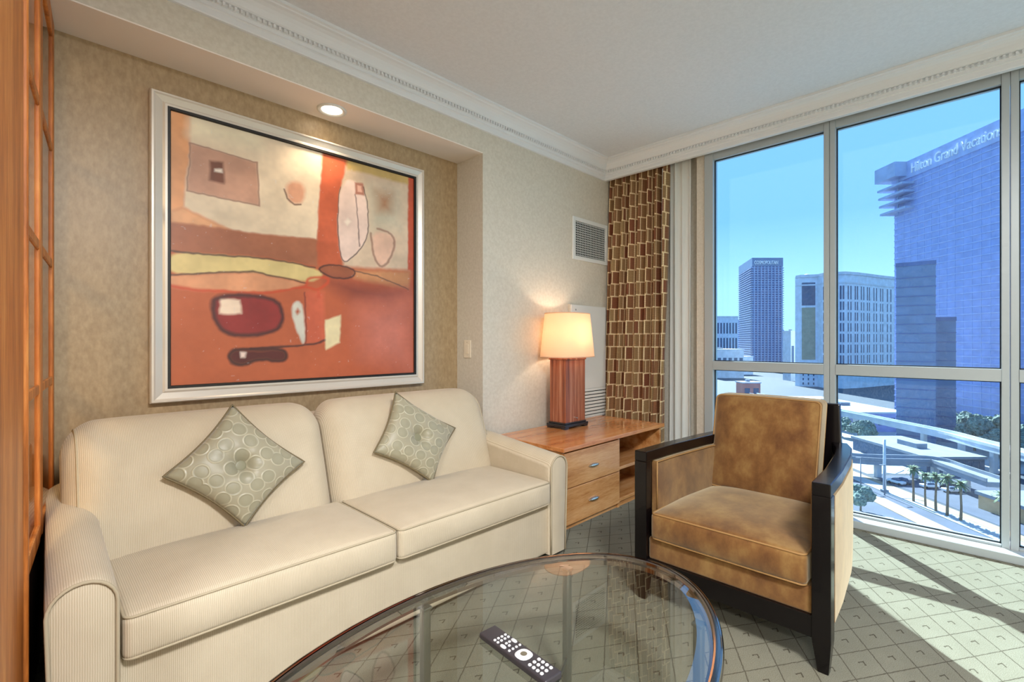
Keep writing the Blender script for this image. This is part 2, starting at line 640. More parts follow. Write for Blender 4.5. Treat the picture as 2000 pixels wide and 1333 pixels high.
# window wall: solid ends and spandrel above the glazing
ww = bpy.data.objects.new('wall_window', None)
C.objects.link(ww)
struct(ww)
WIN_Y = [1.585, 0.75, -0.081, -0.912, -1.743]
obj('wall_panel', box(3.86, 3.98, 1.655, YW, 0, CEIL), 'wall', ww)
obj('wall_panel', box(3.745, 3.98, YB, WIN_Y[-1], 0, CEIL), 'wall', ww)
obj('spandrel', box(3.84, 3.98, WIN_Y[-1], 1.655, 2.635, CEIL), 'wall', ww)
obj('jamb_casing', box(3.765, 3.98, 1.587, 1.655, 0, CEIL), 'wall', ww)
# baseboards
bb = box(NX1 + .001, 3.55, YW - .014, YW, 0, .10, bev=.003)
struct(obj('baseboard_left', bb, 'crown'))

# crown mouldings
CROWN = [(0, 2.617), (.016, 2.617), (.019, 2.623), (.019, 2.648), (.024, 2.652), (.030, 2.654), (.030, 2.670), (.034, 2.672), (.034, 2.690), (.046, 2.692), (.052, 2.698), (.055, 2.706), (.062, 2.722), (.074, 2.737), (.090, 2.747), (.104, 2.751), (.108, 2.757), (.120, 2.760), (.120, 2.775), (0, 2.775)]
def crown(name, p0, p1, inward, dent_range):
    """p0->p1 along the wall, inward: unit vector into the room; mitred at both ends"""
    bm = bmesh.new()
    p0, p1, iw = Vector(p0), Vector(p1), Vector(inward)
    t = (p1 - p0).normalized()
    A = [bm.verts.new(Vector((p0 + iw * d).to_tuple()) + Vector((0, 0, z)) + t * 0) for d, z in CROWN]
    B = [bm.verts.new((p1 + iw * d - t * d) + Vector((0, 0, z))) for d, z in CROWN]
    n = len(CROWN)
    for i in range(n):
        j = (i + 1) % n
        bm.faces.new((A[i], A[j], B[j], B[i]))
    bm.faces.new(A)
    bm.faces.new(B[::-1])
    o = struct(obj(name, bm, 'crown'))
    bd = bmesh.new()
    L = (p1 - p0).length
    k = int(L / 0.024)
    for i in range(k):
        s = i * 0.024 + 0.012
        if s > L - 0.05:
            break
        c = p0 + t * s + iw * 0.0405
        hw = 0.0055
        own = bmesh.new()
        bmesh.ops.create_cube(own, size=1)
        for v in own.verts:
            q = c + t * (v.co.x * hw * 2) + iw * (v.co.y * 0.014)
            v.co = Vector((q.x, q.y, 2.681 + v.co.z * 0.016))
        merge(bd, own)
    d = obj('dentil_band', bd, 'crown', o)
    d['kind'] = 'stuff'
    return o
VX = 3.70
crown('trim_1', (XL, YW, 0), (VX, YW, 0), (0, -1, 0), None)
crown('trim_2', (VX, YB, 0), (VX, YW, 0), (-1, 0, 0), None)
struct(obj('trim_3', box(VX, VX + .018, YB, YW, 2.617, CEIL), 'crown'))      # valance board behind the moulding

# windows
FX0, FX1, GX = 3.74, 3.825, 3.785
RZ0, RZ1 = 0.948, 1.016
def window(idx, y0, y1, left):
    r = bpy.data.objects.new('window_%d' % idx, None)
    C.objects.link(r)
    r.location = (FX0, (y0 + y1) / 2, 0)
    struct(r)
    kw = dict(parent=r, world=True)
    sr, sl = 0.0335, (0.068 if left else 0.0335)
    obj('stile', box(FX0, FX1, y0 + .0012, y0 + sr, 0.0, 2.64, bev=.002, seg=1), 'frame_metal', **kw)
    obj('stile', box(FX0, FX1, y1 - sl, y1 - .0012, 0.0, 2.64, bev=.002, seg=1), 'frame_metal', **kw)
    a, b = y0 + sr, y1 - sl
    obj('head_rail', box(FX0 + .004, FX1, a, b, 2.572, 2.64, bev=.002, seg=1), 'frame_metal', **kw)
    obj('middle_rail', box(FX0 - .004, FX1, a, b, RZ0, RZ1, bev=.002, seg=1), 'frame_metal', **kw)
    obj('bottom_rail', box(FX0 + .004, FX1, a, b, 0.0, .058, bev=.002, seg=1), 'frame_metal', **kw)
    for nm, z0, z1 in (('upper_pane', RZ1, 2.572), ('lower_pane', .058, RZ0)):
        p = obj(nm, box(GX, GX + .006, a + .002, b - .002, z0 + .002, z1 - .002), 'window_glass', **kw)
        g = bmesh.new()
        w = .006
        for (u0, u1, v0, v1) in ((a, a + w, z0, z1), (b - w, b, z0, z1), (a, b, z0, z0 + w), (a, b, z1 - w, z1)):
            box(GX - .012, GX - .001, u0, u1, v0, v1, g)
        obj('gasket', g, 'gasket', p)
    return r
for i in range(4):
    window(i + 1, WIN_Y[i + 1], WIN_Y[i], i == 0)
sill = box(3.645, 3.74, WIN_Y[-1], 1.60, 0.0, .046, bev=.004)
struct(obj('trim_4', sill, 'frame_metal'))

# added fill fixtures, out of view, that brighten the room from behind the camera
def fill_fixture(x, y, watts, label):
    t = thing('added_fill_light', label, 'fill light', (x, y, CEIL), group='added fill fixtures')
    bm = bmesh.new()
    prof = [(0.0, -.005), (.32, -.005), (.34, -.012), (.34, -.085), (.325, -.09), (.32, -.075), (0.0, -.075)]
    rows = [[bm.verts.new((r * math.cos(2 * math.pi * k / 40), r * math.sin(2 * math.pi * k / 40), z)) for k in range(40)] for r, z in prof[1:-1]]
    grid_faces(bm, rows, close_u=True)
    bm.faces.new(rows[0])
    obj('rim', bm, 'nickel', t, smooth=True, angle=40)
    bm = bmesh.new()
    bmesh.ops.create_circle(bm, cap_ends=True, segments=40, radius=.318)
    for v in bm.verts:
        v.co.z = -.078
    obj('fill_diffuser', bm, 'fill_diffuser', t)
    ld = bpy.data.lights.new('fill_lamp', 'AREA')
    ld.shape = 'DISK'
    ld.size = .6
    ld.energy = watts
    ld.color = FILL_LAMP_COLOR
    lo = bpy.data.objects.new('fill_lamp', ld)
    C.objects.link(lo)
    lo.location = (0, 0, -.10)
    lo.parent = t
fill_fixture(0.45, -0.75, FILL_LAMP_W[0], 'added unseen round fill light nearer the window')
fill_fixture(-1.7, -0.8, FILL_LAMP_W[1], 'added unseen round fill light farther from the window')

# ================================================================== PARTITION
PA = math.atan2(1.52, 0.14)
part = thing('partition_screen', 'honey wood partition with glazed square panes left of the sofa', 'partition', (-0.05, 1.2, 0), PA)
# local x runs along the screen (0 .. 1.527), local y<=0.. : visible face at y = 0, body on +y
def pbox(name, x0, x1, y0, y1, z0, z1, m='cabinet_wood', parent=part, bev=.003):
    return obj(name, box(x0, x1, y0, y1, z0, z1, bev=bev, seg=1), m, parent)
S0 = 1.19
zs = [.566, 1.013, 1.481, 1.945, 2.40]
pbox('post', 0, 1.72 - S0, 0, .06, 0, 2.46)
pbox('edge_bead', 1.722 - S0, 1.742 - S0, -.008, .05, 0, 2.46)
pbox('stile', 1.742 - S0, 1.815 - S0, .004, .05, .53, 2.46)
pbox('stile', 2.17 - S0, 2.25 - S0, .004, .05, .53, 2.46)
pbox('stile', 2.66 - S0, 2.715 - S0, .004, .05, .0, 2.46)
for (a, b) in ((1.815 - S0, 2.17 - S0), (2.25 - S0, 2.66 - S0)):
    for i, z in enumerate(zs):
        hh = .036 if i in (0, 4) else .016
        if i == 0:
            pbox('rail', a, b, .004, .05, z - .045, z + .012)
        elif i == 4:
            pbox('rail', a, b, .004, .05, z - .012, 2.46)
        else:
            pbox('muntin', a, b, .006, .048, z - .016, z + .016)
    for i in range(4):
        pbox('pane', a + .001, b - .001, .011, .014, zs[i] + .013, zs[i + 1] - .013, 'amber_glass', bev=0)
pbox('lower_panel', 1.742 - S0, 2.66 - S0, .03, .05, 0, .53, 'dark_panel')
pbox('header', 0, 2.47 - S0, .0, .06, 2.462, CEIL - .002)
tag(part, 'honey wood partition with glazed square panes left of the sofa', 'partition')

# ================================================================== SOFA
sofa = thing('sofa', 'cream ribbed two-cushion sofa set in the niche under the painting', 'sofa', (1.07, 2.1, 0))
W = dict(parent=sofa, world=True)
obj('base', rbox((1.84, .88, .275), .02, (2, 2, 2), 3, lambda x, y, z: (x + 1.075, y + 2.125, z + .1625)), 'sofa', smooth=True, **W)
SF = 1.66
def arm(xi, xo):
    """xi inner x, xo outer x at the front"""
    sgn = 1 if xo > xi else -1
    bm = bmesh.new()
    rows = []
    ys = [SF, SF + .006, SF + .02, SF + .05] + [SF + .05 + (2.58 - SF - .05) * k / 14 for k in range(1, 15)]
    def ring(y, inset):
        f = min(1, max(0, (y - SF) / .62))
        top = .550 + .066 * f - inset
        wo = abs(xo - xi) - .016 * f
        pts = []
        zt = top - wo / 2 * 0.92
        pts.append((0 + inset, .025))
        pts.append((0 + inset, .2))
        pts.append((0 + inset, .36))
        for k in range(13):
            a = math.pi - math.pi * k / 12
            pts.append((wo / 2 + (wo / 2 - inset) * math.cos(a), zt + (top - zt) * math.sin(a)))
        pts.append((wo * 0.975 - inset, .34))
        pts.append((wo * 0.93 - inset, .2))
        pts.append((wo * 0.90 - inset, .025))
        return [(xi + sgn * p, y, z) for p, z in pts]
    insets = [.014, .004, .001, 0] + [0] * 14
    for y, ins in zip(ys, insets):
        rows.append([bm.verts.new(p) for p in ring(y, ins)])
    grid_faces(bm, rows, close_u=True)
    bm.faces.new(rows[0])
    bm.faces.new(rows[-1][::-1])
    o = obj('arm', bm, 'sofa', smooth=True, angle=60, **W)
    pp = [(x, SF - .001, z) for x, y, z in ring(SF, .004)]
    obj('piping', tube(pp, .0048, seg=7), 'sofa_piping', o, smooth=True)
arm(.18, .033)
arm(1.97, 2.112)
def seat(x0, x1):
    hx, hy, hz = (x1 - x0) / 2, .255, .062
    cx, cy, cz = (x0 + x1) / 2, 1.905, .362
    def fn(x, y, z):
        k = (1 - (x / hx) ** 4) * (1 - (y / hy) ** 4)
        k2 = max(0, 1 - abs(x / hx) ** 6)
        zz = z + (.028 * k if z > 0 else 0)
        yy = y - (.012 * k2 * (1 - (z / hz) ** 2) if y < 0 else 0)
        return (cx + x, cy + yy, cz + zz)
    o = obj('seat_cushion', rbox((2 * hx, 2 * hy, 2 * hz), .022, (20, 10, 4), 4, fn), 'sofa', smooth=True, **W)
    for sz in (.047, -.047):
        loop = rrect(hx - .004, hy - .004, .022)
        obj('piping', tube([fn(a, b, sz + (.010 if sz > 0 else -.008)) for a, b in loop], .0042, seg=6, closed=True), 'sofa_piping', o, smooth=True)
seat(.186, 1.034)
seat(1.040, 1.966)
def back(x0, x1, lean):
    hx, hy, hz = (x1 - x0) / 2, .125, .275
    cx, cz = (x0 + x1) / 2, .577
    def fn(x, y, z):
        t = (z + cz - .382) / .47
        k = (1 - (x / hx) ** 6)
        yy = y - (.03 * k * math.sin(math.pi * max(0, min(1, t))) if y < 0 else 0)
        roll = .02 * (t ** 2) * (1 - abs(x / hx) ** 8)
        return (cx + x, 2.235 + t * .17 + yy, cz + z + roll)
    o = obj('back_cushion', rbox((2 * hx, 2 * hy, 2 * hz), .105, (16, 4, 10), 7, fn), 'sofa', smooth=True, **W)
    return o, fn, hx, hy, hz
for (x0, x1, side) in ((.088, 1.012, -1), (1.016, 2.035, 1)):
    o, fn, hx, hy, hz = back(x0, x1, 0)
    # welt on the outer end panel
    rc, ph_ = .105, math.radians(38)
    ro = rc * math.cos(ph_)
    lp_ = rrect(hy - rc + ro, hz - rc + ro, ro)
    obj('piping', tube([fn(side * (hx - rc + rc * math.sin(ph_)), a * 1.01, b * 1.005) for a, b in lp_], .0042, seg=6, closed=True), 'sofa_piping', o, smooth=True)
obj('back_frame', rbox((1.90, .16, .76), .03, (2, 2, 2), 3, lambda x, y, z: (x + 1.068, y + 2.53 + (z + .38) * .04, z + .41)), 'sofa', smooth=True, **W)

# ================================================================== PILLOWS
def pillow(label, corners_xz, y_mid, tilt, roll_dep=0):
    """corners: left, top, right, bottom in (x, z) on the plane through y_mid leaning back by tilt"""
    cx = sum(p[0] for p in corners_xz) / 4
    cz = sum(p[1] for p in corners_xz) / 4
    t = thing('throw_pillow', label, 'pillow', (cx, y_mid, cz), 0, 'throw pillows on the sofa', rot=(tilt, 0, 0))
    st = 1 / math.cos(tilt)
    Lc, Tc, Rc, Bc = [Vector(((p[0] - cx), 0, (p[1] - cz) * st)) for p in corners_xz]
    n = 36
    def P(u, v, side):
        # bilinear square with pinched edges; u,v in 0..1
        e = lambda s: 4 * s * (1 - s)
        p = Lc * (1 - u) * (1 - v) + Tc * (1 - u) * v + Rc * u * v + Bc * u * (1 - v)
        pull = 0.10
        p = p * (1 - pull * (1 - (1 - e(u)) * (1 - e(v))) * max(abs(2 * u - 1), abs(2 * v - 1)) ** 3)
        thick = .062 * (max(e(u), 0) * max(e(v), 0)) ** 0.42
        r = math.hypot(u - .5, v - .5)
        ang = math.atan2(v - .5, u - .5)
        tuft = .046 * math.exp(-(r / .085) ** 2) + .014 * math.exp(-(r / .2) ** 2)
        wr = .0022 * math.sin(ang * 9 + 1.3 * math.sin(ang * 2)) * math.exp(-((r - .15) / .10) ** 2) + .002 * math.sin(60 * (u if abs(v - .5) > abs(u - .5) else v)) * max(0, max(abs(2 * u - 1), abs(2 * v - 1)) - .8) * 5 * (e(u) * e(v)) ** .3
        y = -(thick - tuft + wr) if side < 0 else thick * .75
        return Vector((p.x, y, p.z))
    bm = bmesh.new()
    uvl = bm.loops.layers.uv.new('UVMap')
    for side in (-1, 1):
        rows = [[(bm.verts.new(P(i / n, j / n, side)), (i / n * .36, j / n * .36)) for i in range(n + 1)] for j in range(n + 1)]
        for j in range(n):
            for i in range(n):
                q = [rows[j][i], rows[j][i + 1], rows[j + 1][i + 1], rows[j + 1][i]]
                f = bm.faces.new([a[0] for a in q])
                for lp, a in zip(f.loops, q):
                    lp[uvl].uv = a[1]
    bmesh.ops.remove_doubles(bm, verts=bm.verts, dist=.0004)
    obj('cover', bm, 'silk', t, smooth=True)
    edge = [(i / 30, 0) for i in range(30)] + [(1, i / 30) for i in range(30)] + [(1 - i / 30, 1) for i in range(30)] + [(0, 1 - i / 30) for i in range(30)]
    obj('cord_piping', tube([P(u, v, 1) * 1.004 for u, v in edge], .0042, seg=6, closed=True), 'silk_piping', t, smooth=True)
    b = rbox((.050, .018, .050), .0088, (2, 1, 2), 4, lambda x, y, z: (x * (1 - 0), y, z))
    for v in b.verts:
        rr = max(abs(v.co.x), abs(v.co.z))
        ll = math.hypot(v.co.x, v.co.z)
        if ll > 1e-6:
            s = rr / ll
            v.co.x *= s
            v.co.z *= s
        v.co.y += -.012
    obj('button', b, 'silk_button', t, smooth=True)
    return t
pillow('sage green ring-patterned pillow on the left sofa cushion below the painting', [(.357, .673), (.606, .904), (.863, .640), (.606, .445)], 2.145, -.34)
pillow('sage green ring-patterned pillow on the right sofa cushion nearest the lamp', [(1.199, .627), (1.378, .899), (1.717, .676), (1.499, .432)], 2.145, -.34)

# ================================================================== PAINTING
SHAPES=[
 ((224,160,110),0.006,[(-0.007,1.006),(0.062,0.999),(0.04,0.652),(-0.007,0.629)]),
 ((226,206,178),0.006,[(0.062,1.026),(0.539,1.026),(0.519,0.61),(0.184,0.596),(0.04,0.652),(0.056,0.898)]),
 ((232,220,190),0.03,[(0.066,1),(0.291,1.002),(0.292,0.948),(0.059,0.926)]),
 ((222,165,120),0.01,[(-0.007,0.633),(0.04,0.652),(0.184,0.596),(0.001,0.587)]),
 ((196,150,126),0.006,[(0.056,0.898),(0.279,0.888),(0.29,0.712),(0.052,0.717)]),
 ((120,72,52),0.006,[(0.117,0.851),(0.163,0.853),(0.166,0.773),(0.12,0.774)]),
 ((235,220,205),0.004,[(0.133,0.821),(0.159,0.824),(0.159,0.811),(0.133,0.81)]),
 ((206,152,122),0.01,[(0.385,0.813),(0.404,0.841),(0.448,0.848),(0.467,0.811),(0.459,0.762),(0.429,0.745),(0.4,0.755)]),
 ((208,184,158),0.01,[(0.643,0.973),(0.972,0.981),(0.971,0.527),(0.637,0.507),(0.607,0.667),(0.611,0.833)]),
 ((190,160,98),0.008,[(0.652,1.009),(0.976,1.013),(0.972,0.965),(0.653,0.959)]),
 ((196,96,62),0.005,[(0.539,1.026),(0.66,1.022),(0.613,0.833),(0.607,0.667),(0.631,0.508),(0.516,0.505),(0.521,0.695)]),
 ((190,182,160),0.05,[(0.756,0.9),(0.916,0.913),(0.917,0.732),(0.764,0.705)]),
 ((176,130,96),0.035,[(0.799,0.886),(0.876,0.892),(0.87,0.807),(0.806,0.8)]),
 ((222,182,158),0.012,[(0.764,0.694),(0.891,0.701),(0.889,0.607),(0.834,0.512),(0.784,0.558)]),
 ((229,202,188),0.006,[(0.638,0.905),(0.688,0.92),(0.732,0.871),(0.757,0.762),(0.746,0.645),(0.694,0.569),(0.628,0.511),(0.61,0.624),(0.606,0.755)]),
 ((176,118,98),0.004,[(0.69,0.907),(0.732,0.91),(0.736,0.852),(0.693,0.846)]),
 ((226,176,155),0.004,[(0.702,0.896),(0.723,0.896),(0.725,0.864),(0.703,0.862)]),
 ((244,228,210),0.006,[(0.639,0.712),(0.655,0.731),(0.671,0.717),(0.655,0.698)]),
 ((190,82,52),0.005,[(0.972,1.012),(1.018,1.011),(1.013,0.531),(0.964,0.526)]),
 ((164,102,72),0.006,[(-0.01,0.593),(0.184,0.598),(0.519,0.612),(0.52,0.495),(0.314,0.505),(-0.009,0.493)]),
 ((186,92,58),0.008,[(0.519,0.601),(0.602,0.606),(0.614,0.509),(0.52,0.504)]),
 ((213,192,132),0.006,[(-0.009,0.493),(0.145,0.493),(0.332,0.501),(0.508,0.488),(0.55,0.454),(0.467,0.416),(0.27,0.443),(0.145,0.422),(-0.008,0.4)]),
 ((216,152,112),0.008,[(-0.008,0.4),(0.145,0.42),(0.27,0.44),(0.467,0.414),(0.409,0.383),(0.228,0.352),(0.107,0.352),(-0.007,0.36)]),
 ((150,86,58),0.006,[(0.507,0.489),(0.603,0.511),(0.7,0.497),(0.672,0.451),(0.571,0.445)]),
 ((192,134,90),0.012,[(0.694,0.496),(0.977,0.521),(0.975,0.433),(0.683,0.454)]),
 ((120,58,46),0.05,[(0.561,0.431),(0.968,0.422),(0.855,0.349),(0.672,0.365)]),
 ((192,112,92),0.08,[(0.708,0.311),(0.975,0.386),(0.979,0.031),(0.734,0.097)]),  # soft patch: gloss of the window put into the paint colour
 ((146,50,46),0.008,[(0.134,0.338),(0.357,0.349),(0.381,0.264),(0.354,0.203),(0.23,0.18),(0.156,0.199),(0.127,0.282)]),
 ((232,208,184),0.006,[(0.15,0.325),(0.22,0.323),(0.227,0.27),(0.153,0.269)]),
 ((202,98,68),0.012,[(0.468,0.383),(0.545,0.378),(0.553,0.153),(0.47,0.148)]),
 ((216,212,198),0.005,[(0.419,0.327),(0.46,0.332),(0.465,0.143),(0.448,0.153),(0.41,0.276)]),
 ((190,90,50),0.006,[(0.429,0.289),(0.437,0.302),(0.446,0.29),(0.437,0.275)]),
 ((233,217,172),0.005,[(0.552,0.255),(0.622,0.283),(0.618,0.153),(0.553,0.121)]),
 ((92,40,36),0.01,[(0.177,0.111),(0.205,0.132),(0.274,0.122),(0.373,0.131),(0.395,0.097),(0.374,0.073),(0.292,0.092),(0.231,0.062),(0.189,0.078)]),
 ((236,214,200),0.005,[(0.218,0.12),(0.239,0.117),(0.238,0.094),(0.221,0.096)]),
 ((206,92,62),0.005,[(0.512,0.386),(0.527,0.387),(0.528,0.355),(0.512,0.354)]),
]
LINES=[
 ((150,112,96),0.003,[(0.056,0.898),(0.279,0.888),(0.29,0.712),(0.052,0.717),(0.056,0.898)]),
 ((90,58,48),0.004,[(0.382,0.802),(0.395,0.764),(0.424,0.743),(0.449,0.75)]),
 ((80,58,55),0.003,[(0.732,0.894),(0.757,0.762),(0.746,0.645),(0.694,0.569),(0.628,0.511),(0.61,0.624),(0.606,0.755),(0.624,0.869)]),
 ((110,85,80),0.003,[(0.693,0.845),(0.711,0.611)]),
 ((150,112,95),0.006,[(0.764,0.682),(0.784,0.558),(0.834,0.512),(0.887,0.607),(0.888,0.697),(0.801,0.712)]),
 ((70,52,44),0.004,[(-0.005,0.494),(0.145,0.492),(0.332,0.501),(0.508,0.488)]),
 ((70,52,44),0.004,[(-0.004,0.401),(0.145,0.423),(0.27,0.443),(0.467,0.416)]),
 ((200,78,46),0.007,[(-0.004,0.363),(0.107,0.353),(0.228,0.352),(0.371,0.369),(0.468,0.403),(0.514,0.386),(0.568,0.428),(0.55,0.451),(0.475,0.444),(0.468,0.403)]),
 ((60,42,40),0.004,[(0.507,0.489),(0.603,0.511),(0.7,0.497),(0.672,0.451),(0.571,0.445),(0.507,0.489)]),
 ((62,36,40),0.01,[(0.134,0.338),(0.357,0.349),(0.381,0.264),(0.354,0.203),(0.23,0.18),(0.156,0.199),(0.127,0.282),(0.134,0.338)]),
 ((60,40,40),0.006,[(0.256,0.132),(0.373,0.138),(0.45,0.141),(0.511,0.148),(0.551,0.164)]),
 ((55,34,34),0.008,[(0.177,0.111),(0.205,0.132),(0.274,0.126),(0.373,0.131),(0.395,0.097),(0.374,0.073),(0.292,0.092),(0.231,0.062),(0.189,0.078),(0.177,0.111)]),
 ((90,65,58),0.003,[(0.694,0.491),(0.803,0.479),(0.972,0.429)]),
 ((130,60,48),0.004,[(0.463,0.372),(0.469,0.226),(0.465,0.143)]),
]

art = thing('framed_painting', 'large abstract painting in orange, red and cream with a champagne frame', 'painting', (1.155, YN, 1.605))
AX0, AX1, AZ0, AZ1 = .402, 1.902, .882, 2.326
IX0, IX1, IZ0, IZ1 = .470, 1.846, .946, 2.270
W = dict(parent=art, world=True)
def frame_ring(name, outer, inner, prof, m):
    """mitred moulding: prof = list of (t 0..1 from outer to inner, y)"""
    bm = bmesh.new()
    corners = lambda t: [(outer[0] + (inner[0] - outer[0]) * t, outer[2] + (inner[2] - outer[2]) * t), (outer[1] + (inner[1] - outer[1]) * t, outer[2] + (inner[2] - outer[2]) * t), (outer[1] + (inner[1] - outer[1]) * t, outer[3] + (inner[3] - outer[3]) * t), (outer[0] + (inner[0] - outer[0]) * t, outer[3] + (inner[3] - outer[3]) * t)]
    rows = [[bm.verts.new((x, y, z)) for x, z in corners(t)] for t, y in prof]
    grid_faces(bm, rows, close_u=True)
    return obj(name, bm, m, **W)
frame_ring('frame', (AX0, AX1, AZ0, AZ1), (IX0, IX1, IZ0, IZ1), [(0, YN - .002), (0, YN - .040), (.08, YN - .048), (.2, YN - .048), (.3, YN - .042), (.72, YN - .030), (.86, YN - .034), (1, YN - .034), (1, YN - .012)], 'art_frame')
frame_ring('inner_lip', (IX0, IX1, IZ0, IZ1), (IX0 + .014, IX1 - .014, IZ0 + .014, IZ1 - .014), [(0, YN - .012), (0, YN - .032), (.8, YN - .032), (1, YN - .028), (1, YN - .012)], 'art_lip')
def lin_np(c):
    c = np.array(c) / 255.0
    return np.where(c <= .04045, c / 12.92, ((c + .055) / 1.055) ** 2.4)
NA, NB = 400, 390
gs, gt = np.meshgrid(np.linspace(0, 1, NA), np.linspace(0, 1, NB))
rng = np.random.default_rng(3)
def vnoise(k):
    g = rng.random((k + 2, k + 2))
    x, y = gs * k, gt * k
    i, j = x.astype(int), y.astype(int)
    fx, fy = x - i, y - j
    fx, fy = fx * fx * (3 - 2 * fx), fy * fy * (3 - 2 * fy)
    return (g[j, i] * (1 - fx) + g[j, i + 1] * fx) * (1 - fy) + (g[j + 1, i] * (1 - fx) + g[j + 1, i + 1] * fx) * fy
fbm = sum(vnoise(k) * w for k, w in ((5, .4), (11, .25), (26, .2), (70, .15)))
jx, jy = (vnoise(12) - .5) * .008 + (vnoise(60) - .5) * .004, (vnoise(12) - .5) * .008 + (vnoise(60) - .5) * .004
qs, qt = gs + jx, gt + jy
def seg_dist(a, b):
    ax, ay = a
    bx, by = b
    dx, dy = bx - ax, by - ay
    t = np.clip(((qs - ax) * dx + (qt - ay) * dy) / (dx * dx + dy * dy + 1e-12), 0, 1)
    return np.hypot(qs - ax - t * dx, qt - ay - t * dy)
def poly_sd(pts):
    d = np.full(gs.shape, 9.0)
    ins = np.zeros(gs.shape, bool)
    for a, b in zip(pts, pts[1:] + pts[:1]):
        d = np.minimum(d, seg_dist(a, b))
        cond = (a[1] > qt) != (b[1] > qt)
        with np.errstate(divide='ignore', invalid='ignore'):
            xi = a[0] + (qt - a[1]) / (b[1] - a[1] + 1e-12) * (b[0] - a[0])
        ins ^= cond & (qs < xi)
    return np.where(ins, -d, d)
def chaikin(pts, closed, it=2):
    for _ in range(it):
        src = list(zip(pts, pts[1:] + pts[:1])) if closed else list(zip(pts, pts[1:]))
        out = [] if closed else [pts[0]]
        for a, b in src:
            out += [(a[0] * .75 + b[0] * .25, a[1] * .75 + b[1] * .25), (a[0] * .25 + b[0] * .75, a[1] * .25 + b[1] * .75)]
        pts = out if closed else out + [pts[-1]]
    return pts
SHAPES = [(c, w, chaikin(p, True) if len(p) in (5, 7, 9) else p) for c, w, p in SHAPES]
LINES = [(c, w, (chaikin(p[:-1], True) + [chaikin(p[:-1], True)[0]] if p[0] == p[-1] else chaikin(p, False)) if len(p) > 5 else p) for c, w, p in LINES]
img = np.ones(gs.shape + (3,)) * lin_np((186, 96, 60))
img *= (1 + (.5 - gs[..., None]) * np.array([.10, .22, .18]))
for col, w, pts in SHAPES:
    al = np.clip(.5 - poly_sd(pts) / (2 * w), 0, 1)[..., None]
    c = lin_np(col) * (0.86 + .32 * vnoise(14)[..., None] * .6 + .22 * (fbm[..., None] - .3))
    img = img * (1 - al) + c * al
for col, w, pts in LINES:
    d = np.full(gs.shape, 9.0)
    for a, b in zip(pts, pts[1:]):
        d = np.minimum(d, seg_dist(a, b))
    al = np.clip(1.2 - d / (w * (.7 + .9 * fbm)), 0, 1)[..., None] * .85
    img = img * (1 - al) + lin_np(col) * al
img *= (0.88 + .36 * fbm[..., None])
scr = ((vnoise(120) > .92) * (vnoise(30) > .68)).astype(float)[..., None] * .25
img = np.clip(img * (1 - scr) + scr * .7, 0, 1)
vx = IX0 + .013 + gs * (IX1 - IX0 - .026)
vz = IZ0 + .013 + gt * (IZ1 - IZ0 - .026)
me = bpy.data.meshes.new('canvas')
vv = np.stack([vx, np.full(gs.shape, YN - .02), vz], -1).reshape(-1, 3)
ii = (np.arange(NB - 1)[:, None] * NA + np.arange(NA - 1)[None]).ravel()
ff = np.stack([ii, ii + 1, ii + NA + 1, ii + NA], 1)
me.vertices.add(len(vv))
me.vertices.foreach_set('co', vv.ravel())
me.loops.add(ff.size)
me.loops.foreach_set('vertex_index', ff.ravel())
me.polygons.add(len(ff))
me.polygons.foreach_set('loop_start', np.arange(0, ff.size, 4))
me.update(calc_edges=True)
ca = me.color_attributes.new('paint', 'FLOAT_COLOR', 'POINT')
ca.data.foreach_set('color', np.concatenate([img.reshape(-1, 3), np.ones((len(vv), 1))], 1).ravel())
pm, pn, pl, pb = _new('oil_paint')
at = pn.new('ShaderNodeVertexColor')
at.layer_name = 'paint'
pl.new(at.outputs[0], pb.inputs['Base Color'])
pb.inputs['Roughness'].default_value = .38
_bump(pn, pl, pb, _noise(pn, pl, _coords(pn, pl, (1, 1, 2.2)), 90, 5), .12, .002)
link('canvas', me, pm, art, True)

# ================================================================== FIXTURES ON THE WALL
dl = thing('downlight', 'lit round recessed downlight in the soffit above the painting', 'downlight', (1.21, 2.615, NZ))
bm = bmesh.new()
prof = [(.078, .0), (.078, -.006), (.070, -.010), (.060, -.006), (.052, .0)]
rows = [[bm.verts.new((r * math.cos(2 * math.pi * k / 40), r * math.sin(2 * math.pi * k / 40), z)) for k in range(40)] for r, z in prof]
grid_faces(bm, rows, close_u=True)
obj('trim_ring', bm, 'white_paint', dl, smooth=True)
bm = bmesh.new()
bmesh.ops.create_circle(bm, cap_ends=True, segments=40, radius=.055)
for v in bm.verts:
    v.co.z = -.003
obj('lens', bm, 'bulb', dl)
sd = bpy.data.lights.new('downlight_spot', 'SPOT')
sd.energy = 11
sd.color = (1.0, .78, .55)
sd.spot_size = math.radians(112)
sd.spot_blend = .7
sd.shadow_soft_size = .05
so = bpy.data.objects.new('downlight_spot', sd)
C.objects.link(so)
so.parent = dl
so.location = (0, 0, -.02)

# light switch on the return
sw = thing('light_switch', 'cream light switch plate on the niche return by the sofa', 'light switch', (NX1, 2.64, 1.113))
obj('plate', box(-.007, 0, -.036, .036, -.062, .062, bev=.002), 'plate', sw)
obj('rocker', box(-.0095, -.006, -.016, .016, -.033, .033, bev=.001), 'plate', sw)
for z in (-.047, .047):
    obj('screw', box(-.0082, -.006, -.003, .003, z - .003, z + .003, bev=.001), 'nickel', sw)

